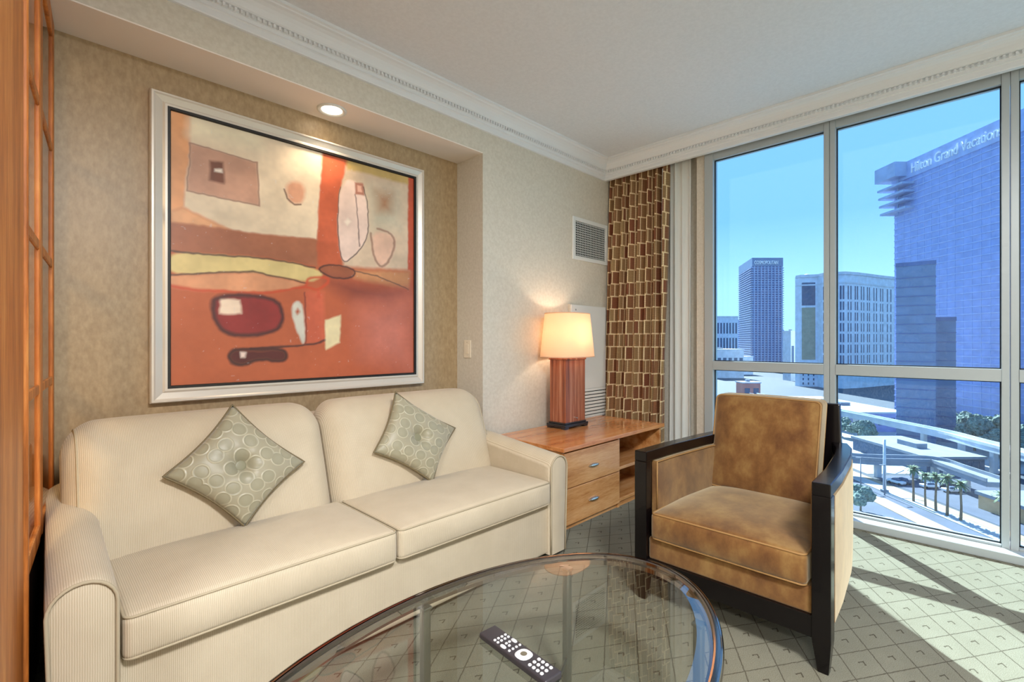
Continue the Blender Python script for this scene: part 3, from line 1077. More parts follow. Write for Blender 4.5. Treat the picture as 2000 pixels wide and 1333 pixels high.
# air vent
vt = thing('air_vent', 'white air vent grille high on the wall beside the drapery', 'air vent', (3.475, YW, 2.037))
HW, HH = .258, .181
bm = bmesh.new()
for (x0, x1, z0, z1) in ((-HW, -HW + .034, -HH, HH), (HW - .034, HW, -HH, HH), (-HW + .034, HW - .034, HH - .034, HH), (-HW + .034, HW - .034, -HH, -HH + .034)):
    box(x0, x1, -.014, 0, z0, z1, bm, .003, 1)
obj('frame', bm, 'white_paint', vt)
obj('duct', box(-HW + .03, HW - .03, -.002, -.0005, -HH + .03, HH - .03), 'void', vt)
nz, nx = 15, 19
bl = box(-HW + .03, HW - .03, -.011, -.006, -.0019, .0019)
first = obj('louver', bl, 'white_paint', vt)
for i in range(nz):
    o = first if i == 0 else first.copy()
    if i:
        C.objects.link(o)
    o.location = (0, 0, -HH + .034 + (2 * HH - .068) * (i + .5) / nz)
bl = box(-.0013, .0013, -.007, -.003, -HH + .032, HH - .032)
first = obj('blade', bl, 'white_paint', vt)
for i in range(nx):
    o = first if i == 0 else first.copy()
    if i:
        C.objects.link(o)
    o.location = (-HW + .034 + (2 * HW - .068) * (i + .5) / nx, 0, 0)

# wall unit behind the lamp
au = thing('wall_heater_panel', 'flat white wall panel with slotted louvers behind the table lamp', 'wall panel', (3.43, YW, 0))
obj('panel', box(-.255, .245, -.030, -.016, .76, 1.472, bev=.003), 'white_paint', au)
obj('backing', box(-.262, .25, -.016, -.001, .30, 1.478), 'wall', au)
obj('lower_void', box(-.25, .24, -.020, -.016, .40, .76), 'void', au)
bl = box(-.255, .245, -.032, -.020, -.0105, .0105, bev=.002, seg=1)
first = obj('louver', bl, 'white_paint', au)
for i in range(12):
    o = first if i == 0 else first.copy()
    if i:
        C.objects.link(o)
    o.location = (0, 0, .748 - .0285 * i)
obj('key_lock', box(-.205, -.195, -.034, -.029, 1.425, 1.437, bev=.002), 'nickel', au)

# ================================================================== END TABLE
et = thing('end_table', 'cherry wood end table with two drawers and open shelves beside the sofa', 'end table', (2.93, 2.13, 0))
W = dict(parent=et, world=True)
TX0, TX1, TY0, TY1, TZ = 2.292, 3.565, 1.828, 2.436, .517
obj('top', box(TX0, TX1, TY0, TY1, TZ - .026, TZ, bev=.003), 'table_wood_top', **W)
bx0, bx1, bd = 2.305, 2.925, 2.425
obj('side_panel', box(bx0, bx0 + .022, 1.850, bd, 0, TZ - .026, bev=.002), 'table_wood', **W)
obj('side_panel', box(bx1, bx1 + .022, 1.850, bd, 0, TZ - .026, bev=.002), 'table_wood', **W)
obj('side_panel', box(3.525, 3.549, 1.850, bd, 0, TZ - .026, bev=.002), 'table_wood', **W)
obj('back_panel', box(bx0 + .022, bx1, bd - .015, bd, 0.03, TZ - .026), 'table_wood', **W)
obj('plinth', box(bx0 + .022, 3.525, 1.862, 1.88, 0, .038), 'table_wood', **W)
obj('shelf', box(bx1 + .022, 3.525, 1.850, bd - .05, .038, .062, bev=.002), 'table_wood', **W)
obj('shelf', box(bx1 + .022, 3.525, 1.850, bd - .05, .262, .284, bev=.002), 'table_wood', **W)
for z0, z1, hz in ((.262, .480, .362), (.036, .256, .142)):
    d = obj('drawer', box(bx0 + .008, bx1 + .004, 1.838, 1.86, z0, z1, bev=.002), 'table_wood', **W)
    bm = bmesh.new()
    n = 24
    rows = []
    for i in range(n + 1):
        a = i / n * 2 - 1
        hh = .013 * max(0.04, (1 - a * a)) ** .75
        out = .016 * max(0.0, 1 - a * a) ** .5 + .004
        rows.append([bm.verts.new((2.615 + a * .056, 1.838 - out * math.cos(math.pi * (k / 8 - .5)) * 1.0, hz + hh * math.sin(math.pi * (k / 8 - .5)))) for k in range(9)])
    grid_faces(bm, rows)
    obj('handle', bm, 'nickel', d, smooth=True)

# ================================================================== TABLE LAMP
lx, ly = 2.922, 2.292
lamp = thing('table_lamp', 'lit table lamp with a cream oval shade and striped wood block base', 'table lamp', (lx, ly, TZ))
obj('foot', box(-.142, .142, -.09, .09, .012, .034, bev=.004), 'lamp_black', lamp)
for sx in (-1, 1):
    for sy in (-1, 1):
        obj('foot_pad', box(sx * .118 - .022, sx * .118 + .022, sy * .068 - .018, sy * .068 + .018, 0, .013), 'lamp_black', lamp)
obj('foot_moulding', box(-.13, .13, -.08, .08, .034, .046, bev=.004), 'lamp_black', lamp)
obj('body', box(-.119, .119, -.076, .076, .046, .512, bev=.002), 'lamp_wood', lamp)
obj('cap', box(-.126, .126, -.082, .082, .512, .526, bev=.002), 'lamp_wood', lamp)
obj('stem', tube([(0, 0, .526), (0, 0, .60)], .012, seg=12), 'nickel', lamp, smooth=True)
obj('knob', tube([(.0, -.076, .075), (.0, -.092, .075)], .005, seg=8), 'nickel', lamp)
bm = bmesh.new()
n = 64
def oval(a, b, z):
    return [bm.verts.new((a * math.copysign(abs(math.cos(t)) ** .85, math.cos(t)), b * math.copysign(abs(math.sin(t)) ** .85, math.sin(t)), z)) for t in [2 * math.pi * k / n for k in range(n)]]
rows = [oval(.236 - .040 * i / 8, .168 - .028 * i / 8, .530 + .335 * i / 8) for i in range(9)]
rows += [oval(.194 + .040 * i / 8, .138 + .028 * i / 8, .865 - .335 * i / 8) for i in range(9)]
grid_faces(bm, rows, close_u=True, close_v=True)
sh = obj('shade', bm, 'shade', lamp, smooth=True, angle=50)
for z, a, b in ((.534, .2355, .1675), (.861, .1965, .1405)):
    bm = bmesh.new()
    pts = [(a * 1.004 * math.copysign(abs(math.cos(t)) ** .85, math.cos(t)), b * 1.004 * math.copysign(abs(math.sin(t)) ** .85, math.sin(t)), z) for t in [2 * math.pi * k / n for k in range(n)]]
    obj('shade_trim', tube(pts, .0028, bm, 6, True), 'shade', sh, smooth=True)
bm = bmesh.new()
bmesh.ops.create_uvsphere(bm, u_segments=16, v_segments=12, radius=.028)
for v in bm.verts:
    v.co.z += .655
obj('bulb', bm, 'bulb', lamp, smooth=True)
pd = bpy.data.lights.new('lamp_bulb', 'POINT')
pd.energy = 4.6
pd.color = (1.0, .80, .62)
pd.shadow_soft_size = .03
po = bpy.data.objects.new('lamp_bulb', pd)
C.objects.link(po)
po.parent = lamp
po.location = (0, 0, .70)

# ================================================================== CURTAINS
def curtain(name, label, cat, mat, y0, y1, xt, xb, ztop, zbot, folds, amp_t, amp_b, spread, seed, thick=0.0):
    rs = random.Random(seed)
    ph = [rs.uniform(-.5, .5) for _ in range(folds + 3)]
    t = thing(name, label, cat, (xt, (y0 + y1) / 2, 0))
    nu, nv = folds * 14, 40
    bm = bmesh.new()
    uvl = bm.loops.layers.uv.new('UVMap')
    rows = []
    for j in range(nv + 1):
        v = j / nv
        z = ztop + (zbot - ztop) * v
        amp = amp_t + (amp_b - amp_t) * v ** .8
        head = max(0, 1 - v / .05)
        row = []
        for i in range(nu + 1):
            u = i / nu
            k = u * folds
            fi = int(min(folds - 1e-6, k))
            w = math.sin(2 * math.pi * k + ph[fi] * .6 * math.sin(math.pi * (k - fi)) + .5 * math.sin(3 * v + ph[fi] * 4))
            sq = math.copysign(abs(w) ** .75, w)
            a = amp * (1 + .45 * ph[fi]) * (1 - .3 * head)
            yy = y1 + (y0 - y1) * u + .012 * math.cos(2 * math.pi * k) * (0.4 + v)
            yy += spread * v * (0.5 - u)
            x = xt + (xb - xt) * (v ** 1.1) * (1 - .6 * u) + a * sq
            row.append((x, yy, z))
        rows.append(row)
    # cloth coordinate: arc length of the cross-section half way down
    mid = rows[nv // 2]
    arc = [0.0]
    for a, b in zip(mid, mid[1:]):
        arc.append(arc[-1] + math.hypot(b[0] - a[0], b[1] - a[1]))
    rows = [[(bm.verts.new(p), (arc[i], p[2])) for i, p in enumerate(row)] for row in rows]
    for j in range(nv):
        for i in range(nu):
            q = [rows[j][i], rows[j][i + 1], rows[j + 1][i + 1], rows[j + 1][i]]
            f = bm.faces.new([a[0] for a in q])
            for lp, a in zip(f.loops, q):
                lp[uvl].uv = a[1]
    o = obj('cloth', bm, mat, t, world=True, smooth=True)
    if thick:
        md = o.modifiers.new('cloth_thickness', 'SOLIDIFY')
        md.thickness = thick
    return t
dr = curtain('drapery', 'brown and tan block-patterned drapery hanging in the corner', 'curtain', 'drape', 1.895, 2.455, 3.780, 3.60, 2.70, .012, 7, .046, .060, .0, 4, .002)
shc = curtain('sheer_curtain', 'white sheer curtain between the patterned drapery and the window', 'curtain', 'sheer', 1.715, 1.90, 3.815, 3.812, 2.70, .012, 3, .018, .022, 0, 9, .001)
obj('draw_wand', tube([(3.726, 1.925, 2.60), (3.712, 1.925, 1.70)], .0055, seg=8), 'white_paint', dr, world=True, smooth=True)
obj('heading_tape', box(3.745, 3.785, 1.88, 2.46, 2.66, 2.72), 'drape', dr, world=True)
struct(obj('trim_5', box(3.735, 3.84, 1.66, YW, 2.722, CEIL - .001), 'white_paint'))    # curtain track in the pocket

# ================================================================== ARMCHAIR
ch = thing('armchair', 'bronze velvet armchair with dark lacquered arms in front of the window', 'armchair', (2.36, .77, 0))
W = dict(parent=ch, world=True)
CYM = .769                         # mirror plane
AH = .672
def mir(p, s):
    return (p[0], CYM + s * (p[1] - CYM) if s > 0 else 2 * CYM - p[1], p[2]) if s < 0 else p
def mbm(bm, s):
    if s < 0:
        for v in bm.verts:
            v.co.y = 2 * CYM - v.co.y
    return bm
def hexa(lo, hi, bm=None):
    """8-point block: lo, hi lists of four (x, y, z)"""
    bm = bm or bmesh.new()
    a = [bm.verts.new(p) for p in lo]
    b = [bm.verts.new(p) for p in hi]
    bm.faces.new(a[::-1]); bm.faces.new(b)
    for i in range(4):
        j = (i + 1) % 4
        bm.faces.new((a[i], a[j], b[j], b[i]))
    return bm
def bev(bm, w, seg=2):
    bmesh.ops.bevel(bm, geom=list(bm.edges), offset=w, segments=seg, affect='EDGES', profile=.6)
    return bm
# outline of an arm seen from above (right arm, low y): outer edge and inner edge
OUT = [(1.958, .388), (2.20, .399), (2.54, .428), (2.70, .452), (2.82, .492)]
INN = [(1.958, .447), (2.20, .456), (2.50, .484), (2.66, .508), (2.80, .552)]
for s in (1, -1):
    # arm rail
    bm = bmesh.new()
    rows = []
    for (ox, oy), (ix, iy) in zip(OUT, INN):
        rows.append([bm.verts.new(p) for p in ((ox, oy, AH - .046), (ox, oy, AH), (ix, iy, AH), (ix, iy, AH - .046))])
    grid_faces(bm, rows, close_u=True)
    bm.faces.new(rows[0]); bm.faces.new(rows[-1][::-1])
    bmesh.ops.recalc_face_normals(bm, faces=bm.faces)
    obj('arm_rail', mbm(bev(bm, .004), s), 'chair_wood', **W)
    # front post with tapering leg
    bm = bmesh.new()
    rows = []
    for z, x0, x1, y0, y1 in ((0, 1.972, 2.002, .398, .432), (.115, 1.958, 2.012, .388, .447), (.626, 1.958, 2.012, .388, .447)):
        rows.append([bm.verts.new(p) for p in ((x0, y0, z), (x1, y0, z), (x1, y1, z), (x0, y1, z))])
    grid_faces(bm, rows, close_u=True)
    bm.faces.new(rows[0]); bm.faces.new(rows[-1][::-1])
    bmesh.ops.recalc_face_normals(bm, faces=bm.faces)
    obj('front_leg', mbm(bev(bm, .003), s), 'chair_wood', **W)
    # rear leg
    bm = bmesh.new()
    rows = []
    for z, x0, x1, y0, y1 in ((0, 2.735, 2.765, .485, .515), (.12, 2.715, 2.765, .468, .52), (.626, 2.755, 2.812, .478, .535)):
        rows.append([bm.verts.new(p) for p in ((x0, y0, z), (x1, y0, z), (x1, y1, z), (x0, y1, z))])
    grid_faces(bm, rows, close_u=True)
    bm.faces.new(rows[0]); bm.faces.new(rows[-1][::-1])
    bmesh.ops.recalc_face_normals(bm, faces=bm.faces)
    obj('rear_leg', mbm(bev(bm, .003), s), 'chair_wood', **W)
    # side rail
    obj('side_rail', mbm(bev(hexa([(2.012, .400, .118), (2.73, .474, .118), (2.73, .515, .118), (2.012, .44, .118)], [(2.012, .400, .19), (2.73, .474, .19), (2.73, .515, .19), (2.012, .44, .19)]), .003), s), 'chair_wood', **W)
    # upholstered outer and inner side panels
    def sheet(edge, off_out, off_in, z0, z1):
        bm = bmesh.new()
        pts = [(x, y) for x, y in edge]
        nz_ = 8
        fr, bk = [], []
        for j in range(nz_ + 1):
            z = z0 + (z1 - z0) * j / nz_
            puff = math.sin(math.pi * j / nz_) ** .4
            r1, r2 = [], []
            for i, (x, y) in enumerate(pts):
                pu = puff * (math.sin(math.pi * i / (len(pts) - 1)) ** .4 if 0 < i < len(pts) - 1 else 0)
                r1.append(bm.verts.new((x, y + off_out * (.4 + .6 * pu), z)))
                r2.append(bm.verts.new((x, y + off_in, z)))
            fr.append(r1); bk.append(r2)
        grid_faces(bm, fr); grid_faces(bm, bk)
        n_ = len(pts)
        for j in range(nz_):
            for i in (0, n_ - 1):
                bm.faces.new((fr[j][i], fr[j + 1][i], bk[j + 1][i], bk[j][i]))
        for j in (0, nz_):
            for i in range(n_ - 1):
                bm.faces.new((fr[j][i], fr[j][i + 1], bk[j][i + 1], bk[j][i]))
        return bm
    def interp(E, x):
        for (a, b), (c, d) in zip(E, E[1:]):
            if a <= x <= c:
                return b + (d - b) * (x - a) / (c - a)
        return E[-1][1]
    xs = [2.022 + (2.76 - 2.022) * k / 12 for k in range(13)]
    obj('outer_panel', mbm(sheet([(x, interp(OUT, x)) for x in xs], -.006, .018, .17, .620), s), 'velvet', smooth=True, angle=50, **W)
    xs = [2.03 + (2.66 - 2.03) * k / 12 for k in range(13)]
    op = obj('inner_panel', mbm(sheet([(x, interp(INN, x)) for x in xs], .022, -.02, .20, .622), s), 'velvet', smooth=True, angle=50, **W)
    pth = [(x, interp(INN, x) + .012, .618) for x in xs]
    pth = [(xs[0], interp(INN, xs[0]) + .012, .40)] + pth
    obj('piping', mbm(tube(pth, .0035, seg=6), s), 'velvet_piping', op, smooth=True)
# front rail, apron, back frame
obj('front_rail', bev(hexa([(1.966, .447, .116), (2.0, .447, .116), (2.0, 1.091, .116), (1.966, 1.091, .116)], [(1.966, .447, .194), (2.0, .447, .194), (2.0, 1.091, .194), (1.966, 1.091, .194)]), .003), 'chair_wood', **W)
obj('apron', rbox((.62, .646, .10), .012, (2, 4, 2), 3, lambda x, y, z: (x + 2.288, y + CYM, z + .240)), 'velvet', smooth=True, **W)
bk = bmesh.new()
rows = []
for (x, z, hw) in ((2.72, .10, .262), (2.775, .45, .258), (2.80, .66, .256), (2.825, .858, .245)):
    rows.append([bk.verts.new(p) for p in ((x, CYM - hw, z), (x + .035, CYM - hw, z), (x + .035, CYM + hw, z), (x, CYM + hw, z))])
grid_faces(bk, rows, close_u=True)
bk.faces.new(rows[0]); bk.faces.new(rows[-1][::-1])
bmesh.ops.recalc_face_normals(bk, faces=bk.faces)
obj('back_frame', bev(bk, .006), 'chair_wood', **W)
# seat cushion
hx, hy, hz = .335, .306, .058
def sfn(x, y, z):
    k = (1 - (x / hx) ** 4) * (1 - (y / hy) ** 4)
    taper = 1 - .12 * max(0, x / hx) 
    return (2.296 + x - (.012 * (1 - (z / hz) ** 2) * (1 - (y / hy) ** 4) if x < 0 else 0), CYM + y * taper, .346 + z + (.034 * k if z > 0 else 0))
sc_ = obj('seat_cushion', rbox((2 * hx, 2 * hy, 2 * hz), .02, (12, 12, 4), 4, sfn), 'velvet', smooth=True, **W)
for sz in (hz - .004, -hz + .004):
    obj('piping', tube([sfn(a, b, sz) for a, b in rrect(hx - .005, hy - .005, .02)], .004, seg=6, closed=True), 'velvet_piping', sc_, smooth=True)
# back cushion (x thickness, y width, z height)
bx_, by_, bz_ = .06, .243, .235
def bfn(x, y, z):
    k = (1 - (y / by_) ** 4) * (1 - (z / bz_) ** 4)
    t = (z + bz_) / (2 * bz_)
    return (2.588 + t * .115 + x - (.030 * k if x < 0 else 0), CYM + .038 + y * (1 + .02 * t), .648 + z + .004 * (1 - (y / by_) ** 2) * t)
bc = obj('back_cushion', rbox((2 * bx_, 2 * by_, 2 * bz_), .022, (4, 12, 12), 4, bfn), 'velvet', smooth=True, **W)
for sx in (-bx_ + .005, bx_ - .005):
    obj('piping', tube([bfn(sx, a, b) for a, b in rrect(by_ - .004, bz_ - .004, .022)], .004, seg=6, closed=True), 'velvet_piping', bc, smooth=True)

# ================================================================== COFFEE TABLE
TCX, TCY, TA, TB, TTOP = .800, .800, .712, .413, .42
ct = thing('coffee_table', 'oval glass coffee table with a grooved bronze rim and slim metal legs', 'coffee table', (TCX, TCY, 0))
NE = 160
def ell(d, z):
    return [(TA * math.cos(t) + d * math.cos(t) * TB / math.hypot(TB * math.cos(t), TA * math.sin(t)) if False else (TA + d) * math.cos(t), (TB + d) * math.sin(t), z) for t in [2 * math.pi * k / NE for k in range(NE)]]
def sweep(prof, m, name, parent):
    bm = bmesh.new()
    rows = [[bm.verts.new(p) for p in ell(d, z)] for d, z in prof]
    grid_faces(bm, rows, close_u=True, close_v=True)
    return obj(name, bm, m, parent, smooth=True, angle=35)
T = TTOP
rim = sweep([(0, T - .016), (-.001, T - .006), (-.004, T - .001), (-.008, T), (-.0085, T - .003), (-.0105, T - .003), (-.011, T + .0005), (-.017, T + .0005), (-.0175, T - .003), (-.0195, T - .003), (-.020, T), (-.025, T - .002), (-.026, T - .010), (-.034, T - .016), (-.036, T - .030), (-.010, T - .034), (-.002, T - .028)], 'rim_dark', 'rim', ct)
bm = bmesh.new()
bm.faces.new([bm.verts.new(p) for p in ell(-.066, T - .001)])
gt_ = obj('glass_top', bm, 'table_glass', ct)
bm = bmesh.new()
rows = [[bm.verts.new(p) for p in ell(d, z)] for d, z in ((-.066, T - .001), (-.026, T - .007))]
grid_faces(bm, rows, close_u=True)
obj('bevel', bm, 'table_glass', gt_, smooth=True)
def leg_at(x, y):
    x, y = x - TCX, y - TCY
    o = obj('leg', rbox((.026, .026, T - .03), .006, (1, 1, 1), 2, lambda a, b, c: (x + a, y + b, (T - .03) / 2 + c)), 'leg_metal', ct, smooth=True, angle=40)
    obj('clip', box(x - .015, x + .015, y - .015, y + .015, T - .036, T - .028, bev=.002), 'leg_metal', o)
legs = [(1.31, 1.03), (.29, 1.03), (.29, .57), (1.31, .57), (.826, 1.175), (.826, .425)]
for p in legs:
    leg_at(*p)
for a, b in ((0, 2), (1, 3)):
    obj('stretcher', tube([(legs[a][0] - TCX, legs[a][1] - TCY, .085 - .004 * a), (legs[b][0] - TCX, legs[b][1] - TCY, .085 - .004 * a)], .006, seg=8), 'leg_metal', ct, smooth=True)

# ================================================================== REMOTE
GZ = T - .001
rm = thing('remote_control', 'slim charcoal remote control with pale keys lying on the glass table', 'remote control', (.824, .795, GZ), math.atan2(-.227, -.016))
# local x along the length (towards the keypad end), y across
RL, RWd = .236, .052
obj('body', rbox((RL, RWd, .016), .004, (4, 2, 1), 3, lambda x, y, z: (x, y, z + .008)), 'remote_body', rm, smooth=True, angle=40)
def key(x, y, rx, ry):
    bm = bmesh.new()
    n = 16
    lo = [bm.verts.new((x + rx * math.copysign(abs(math.cos(t)) ** .8, math.cos(t)), y + ry * math.copysign(abs(math.sin(t)) ** .8, math.sin(t)), .0158)) for t in [2 * math.pi * k / n for k in range(n)]]
    hi = [bm.verts.new(v.co * 1) for v in lo]
    for v in hi:
        v.co = Vector((x + (v.co.x - x) * .85, y + (v.co.y - y) * .85, .0178))
    bm.faces.new(hi)
    for i in range(n):
        bm.faces.new((lo[i], lo[(i + 1) % n], hi[(i + 1) % n], hi[i]))
    return obj('key', bm, 'remote_key', rm)
for r_ in range(2):
    for c_ in range(4):
        key(-.066 + .0115 * r_, -.0168 + .0112 * c_, .0036, .0038)
key(-.034, -.0175, .0098, .0052); key(-.034, .0175, .0098, .0052)
for q in ((-.038, -.004), (-.027, -.004), (-.038, .006)):
    key(q[0], q[1], .0034, .0038)
for c_ in range(4):
    key(-.012, -.0168 + .0112 * c_, .0034, .0036)
dp = key(.020, 0, .0205, .0205)
bm = bmesh.new()
bmesh.ops.create_circle(bm, cap_ends=True, segments=20, radius=.008)
for v in bm.verts:
    v.co += Vector((.020, 0, .0184))
obj('centre_key', bm, 'nickel', dp)
for r_ in range(4):
    for c_ in range(3):
        key(.056 + .0128 * r_, -.0145 + .0145 * c_, .0043, .0046)

# ================================================================== CITY BELOW
G = -40.8                       # street level; the room is on an upper floor
def geo(l, d, z=0.0):
    """street grid: l across (to the right), d along the boulevard away from the tower"""
    return Vector((d * CY + l * SY, d * SY - l * CY, z))
GR = YAW - math.pi / 2           # rotation of the street grid
def gpoly(name, pts, z0, z1, m, parent=None, world=False):
    return obj(name, prism(pts, z0, z1, frame=lambda a, b, c: geo(a, b, c)), m, parent, world)
def gthing(name, label, cat, l, d, group=None, z=G):
    return thing(name, label, cat, geo(l, d, z), GR, group)
# in gthing space local x = across, local y = along

struct(gpoly('ground', [(-900, 20), (1400, 20), (2200, 2600), (-1500, 2600)], G - 3, G, 'city_ground'))
struct(gpoly('boulevard', [(66, 30), (100, 30), (104, 200), (112, 420), (80, 420), (78, 200)], G, G + .06, 'asphalt'))
struct(gpoly('sidewalk', [(100.2, 60), (104.8, 60), (108.5, 170), (104.5, 170)], G, G + .14, 'sidewalk'))
struct(gpoly('median', [(88, 60), (93.5, 60), (99, 128), (97, 132), (94.5, 128)], G + .06, G + .16, 'sand'))
struct(gpoly('near_kerb', [(70, 60), (84, 60), (90, 114), (80, 121), (70, 121)], G + .06, G + .14, 'sidewalk'))
struct(gpoly('parking_lot', [(110, 90), (138, 90), (138, 150), (112, 150)], G, G + .05, 'asphalt'))
struct(gpoly('planting_strip', [(105, 60), (109.5, 60), (110, 170), (108.6, 170)], G, G + .12, 'sand'))
struct(gpoly('plaza', [(112, 152), (190, 152), (190, 260), (116, 260)], G, G + .08, 'sidewalk'))

# ---- tall glass tower with the rooftop sign
T1 = gthing('glass_tower', 'tall blue glass tower with flared fins and a rooftop sign', 'building', 207, 190)
def lb(name, x0, x1, y0, y1, z0, z1, m, parent):
    return obj(name, box(x0, x1, y0, y1, z0, z1), m, parent)
TH = 92.5 - G
lb('shaft', 0, 34, -80, 71, 0, TH, 'blue_glass', T1)
band = lb('floor_band', -.35, .05, -80, 71, -.22, .22, 'blue_band', T1)
nf = 40
for i in range(nf):
    o = band if i == 0 else band.copy()
    if i:
        C.objects.link(o)
    o.location = (0, 0, 3.2 * i + 3)
fin = lb('mullion', -.12, .05, -.08, .08, 0, TH - 6, 'blue_band', T1)
for i in range(36):
    o = fin if i == 0 else fin.copy()
    if i:
        C.objects.link(o)
    o.location = (0, -78 + 4.2 * i, 0)
lb('crown_band', -.8, 34, -80, 72, TH - 6.5, TH + 2.5, 'blue_band', T1)
obj('crown_wing', box(-7.0, 14, 62, 76, TH - 5.0, TH + 2.5), 'slab_grey', T1)
fin2 = obj('sun_fin', box(-6.4, 14, 58, 75, -.55, .55), 'slab_grey', T1)
for i in range(4):
    o = fin2 if i == 0 else fin2.copy()
    if i:
        C.objects.link(o)
    o.location = (.5 * i, 0, TH - 9.6 - 4.2 * i)
lb('fin_post', -2.2, -1.6, 66, 66.6, TH - 24, TH - 3, 'slab_grey', T1)
def lettering(text, size, extr, m, parent, mat4):
    cu = bpy.data.curves.new('lettering', 'FONT')
    cu.body = text
    cu.size = size
    cu.extrude = extr
    cu.resolution_u = 3
    tmp = bpy.data.objects.new('tmp_text', cu)
    C.objects.link(tmp)
    bpy.context.view_layer.update()
    me = bpy.data.meshes.new_from_object(tmp.evaluated_get(bpy.context.evaluated_depsgraph_get()))
    bpy.data.objects.remove(tmp)
    me.name = 'sign_lettering'
    me.transform(mat4)
    return link('sign_lettering', me, m, parent)
# reads from the far end towards the viewer on the street face (local -x side)
sgn = Matrix(((0, 0, -1, -1.1), (-1, 0, 0, 59.0), (0, 1, 0, TH - 4.6), (0, 0, 0, 1)))
lettering('Hilton Grand Vacations', 7.0, .3, 'letter_white', T1, sgn @ Matrix.Diagonal((.70, 1, 1, 1)))

# ---- dark slabs in front of it, standing for a stepped shadow on the glass
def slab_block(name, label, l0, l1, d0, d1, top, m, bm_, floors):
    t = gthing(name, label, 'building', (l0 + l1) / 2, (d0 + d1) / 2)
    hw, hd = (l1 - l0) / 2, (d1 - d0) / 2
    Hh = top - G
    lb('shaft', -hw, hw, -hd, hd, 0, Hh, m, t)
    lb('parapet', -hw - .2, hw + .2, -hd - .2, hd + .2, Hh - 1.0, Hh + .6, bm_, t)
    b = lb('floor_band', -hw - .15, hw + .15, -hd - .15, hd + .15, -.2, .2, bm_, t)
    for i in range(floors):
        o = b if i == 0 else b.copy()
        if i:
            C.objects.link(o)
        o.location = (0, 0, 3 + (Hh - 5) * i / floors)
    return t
ot = slab_block('tower_shadow_slab', 'narrow dark slab standing for a shadow on the blue tower', 162, 174.4, 196, 206, 33, 'dark_glass', 'navy_glass', 18)
ob = slab_block('tower_shadow_step', 'lower dark slab standing for the step of that shadow', 178.2, 186.2, 199, 209, 10.5, 'dark_glass', 'navy_glass', 12)
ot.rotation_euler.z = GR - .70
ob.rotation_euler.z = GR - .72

# ---- slab-balconied tower (left pane)
T2 = gthing('balcony_tower', 'dark blue tower with stacked balcony slabs in the left window', 'building', 349, 700)
foot = [(0, 0), (44, 0), (64, 84), (20, 84)]
def lp(name, pts, z0, z1, m, parent):
    return obj(name, prism(pts, z0, z1), m, parent)
H2 = 121.5 - G
lp('shaft', foot, 0, H2, 'navy_glass', T2)
def grow(pts, k):
    cx = sum(p[0] for p in pts) / len(pts); cy = sum(p[1] for p in pts) / len(pts)
    return [(cx + (x - cx) * k[0], cy + (y - cy) * k[1]) for x, y in pts]
sl = lp('balcony_slab', grow(foot, (1.10, 1.03)), -.45, .45, 'slab_grey', T2)
for i in range(44):
    o = sl if i == 0 else sl.copy()
    if i:
        C.objects.link(o)
    o.location = (0, 0, 4 + 3.35 * i)
lp('crown_band', grow(foot, (1.02, 1.01)), H2 - 12, H2 + .5, 'dark_glass', T2)
colm = lb('pier', -.5, .5, -1.9, 0, 0, H2 - 12, 'slab_grey', T2)
for i in range(9):
    o = colm if i == 0 else colm.copy()
    if i:
        C.objects.link(o)
    o.location = (2 + 5 * i, 0, 0)
lettering('COSMOPOLITAN', 7.5, .4, 'letter_white', T2, Matrix(((.60, 0, 0, 2.0), (0, 0, 1, -1.3), (0, 1, 0, H2 - 9), (0, 0, 0, 1))))

# ---- curved white hotel
T3 = gthing('curved_hotel', 'long pale curved hotel with window strips behind the window mullion', 'building', 300, 430)
def uvd(u, d):
    return ((u - 1000) / 942 * d - 300, d - 430)
front = [uvd(1553, 452), uvd(1562, 446), uvd(1596, 442), uvd(1606, 434), uvd(1618, 430), uvd(1650, 424), uvd(1676, 430), uvd(1700, 440), uvd(1726, 452), uvd(1760, 464)]
backp = [(x + 22, y + 34) for x, y in front[::-1]]
H3 = 61 - G
lp('body', front + backp, 0, H3, 'pale_stucco', T3)
lp('cornice', [(x - .4, y - 1.4) for x, y in front] + backp, H3 - 1.2, H3 + 1.2, 'white_concrete', T3)
lp('parapet', [(x - .2, y - .6) for x, y in front] + backp, H3 - 9.0, H3 - 7.6, 'white_concrete', T3)
bmd = bmesh.new()
bmesh.ops.create_uvsphere(bmd, u_segments=16, v_segments=8, radius=4.2)
for v in bmd.verts:
    p = uvd(1581, 450)
    v.co = Vector((p[0] + v.co.x, p[1] + v.co.y + 4, H3 + v.co.z * .8))
obj('dome', bmd, 'white_concrete', T3, smooth=True)
def along(P, Q, s):
    return (P[0] + (Q[0] - P[0]) * s, P[1] + (Q[1] - P[1]) * s)
wbm = box(-.75, .75, -.22, .3, 0, 1)
wme = bpy.data.meshes.new('window')
wbm.to_mesh(wbm and wme)
wbm.free()
wme.materials.append(M['slate_glass'])
def win(P, Q, s, z0, z1, w=1.0):
    x, y = along(P, Q, s)
    o = link('window', wme, None, T3)
    o.location = (x, y, z0)
    o.rotation_euler = (0, 0, math.atan2(Q[1] - P[1], Q[0] - P[0]))
    o.scale = (w, 1, z1 - z0)
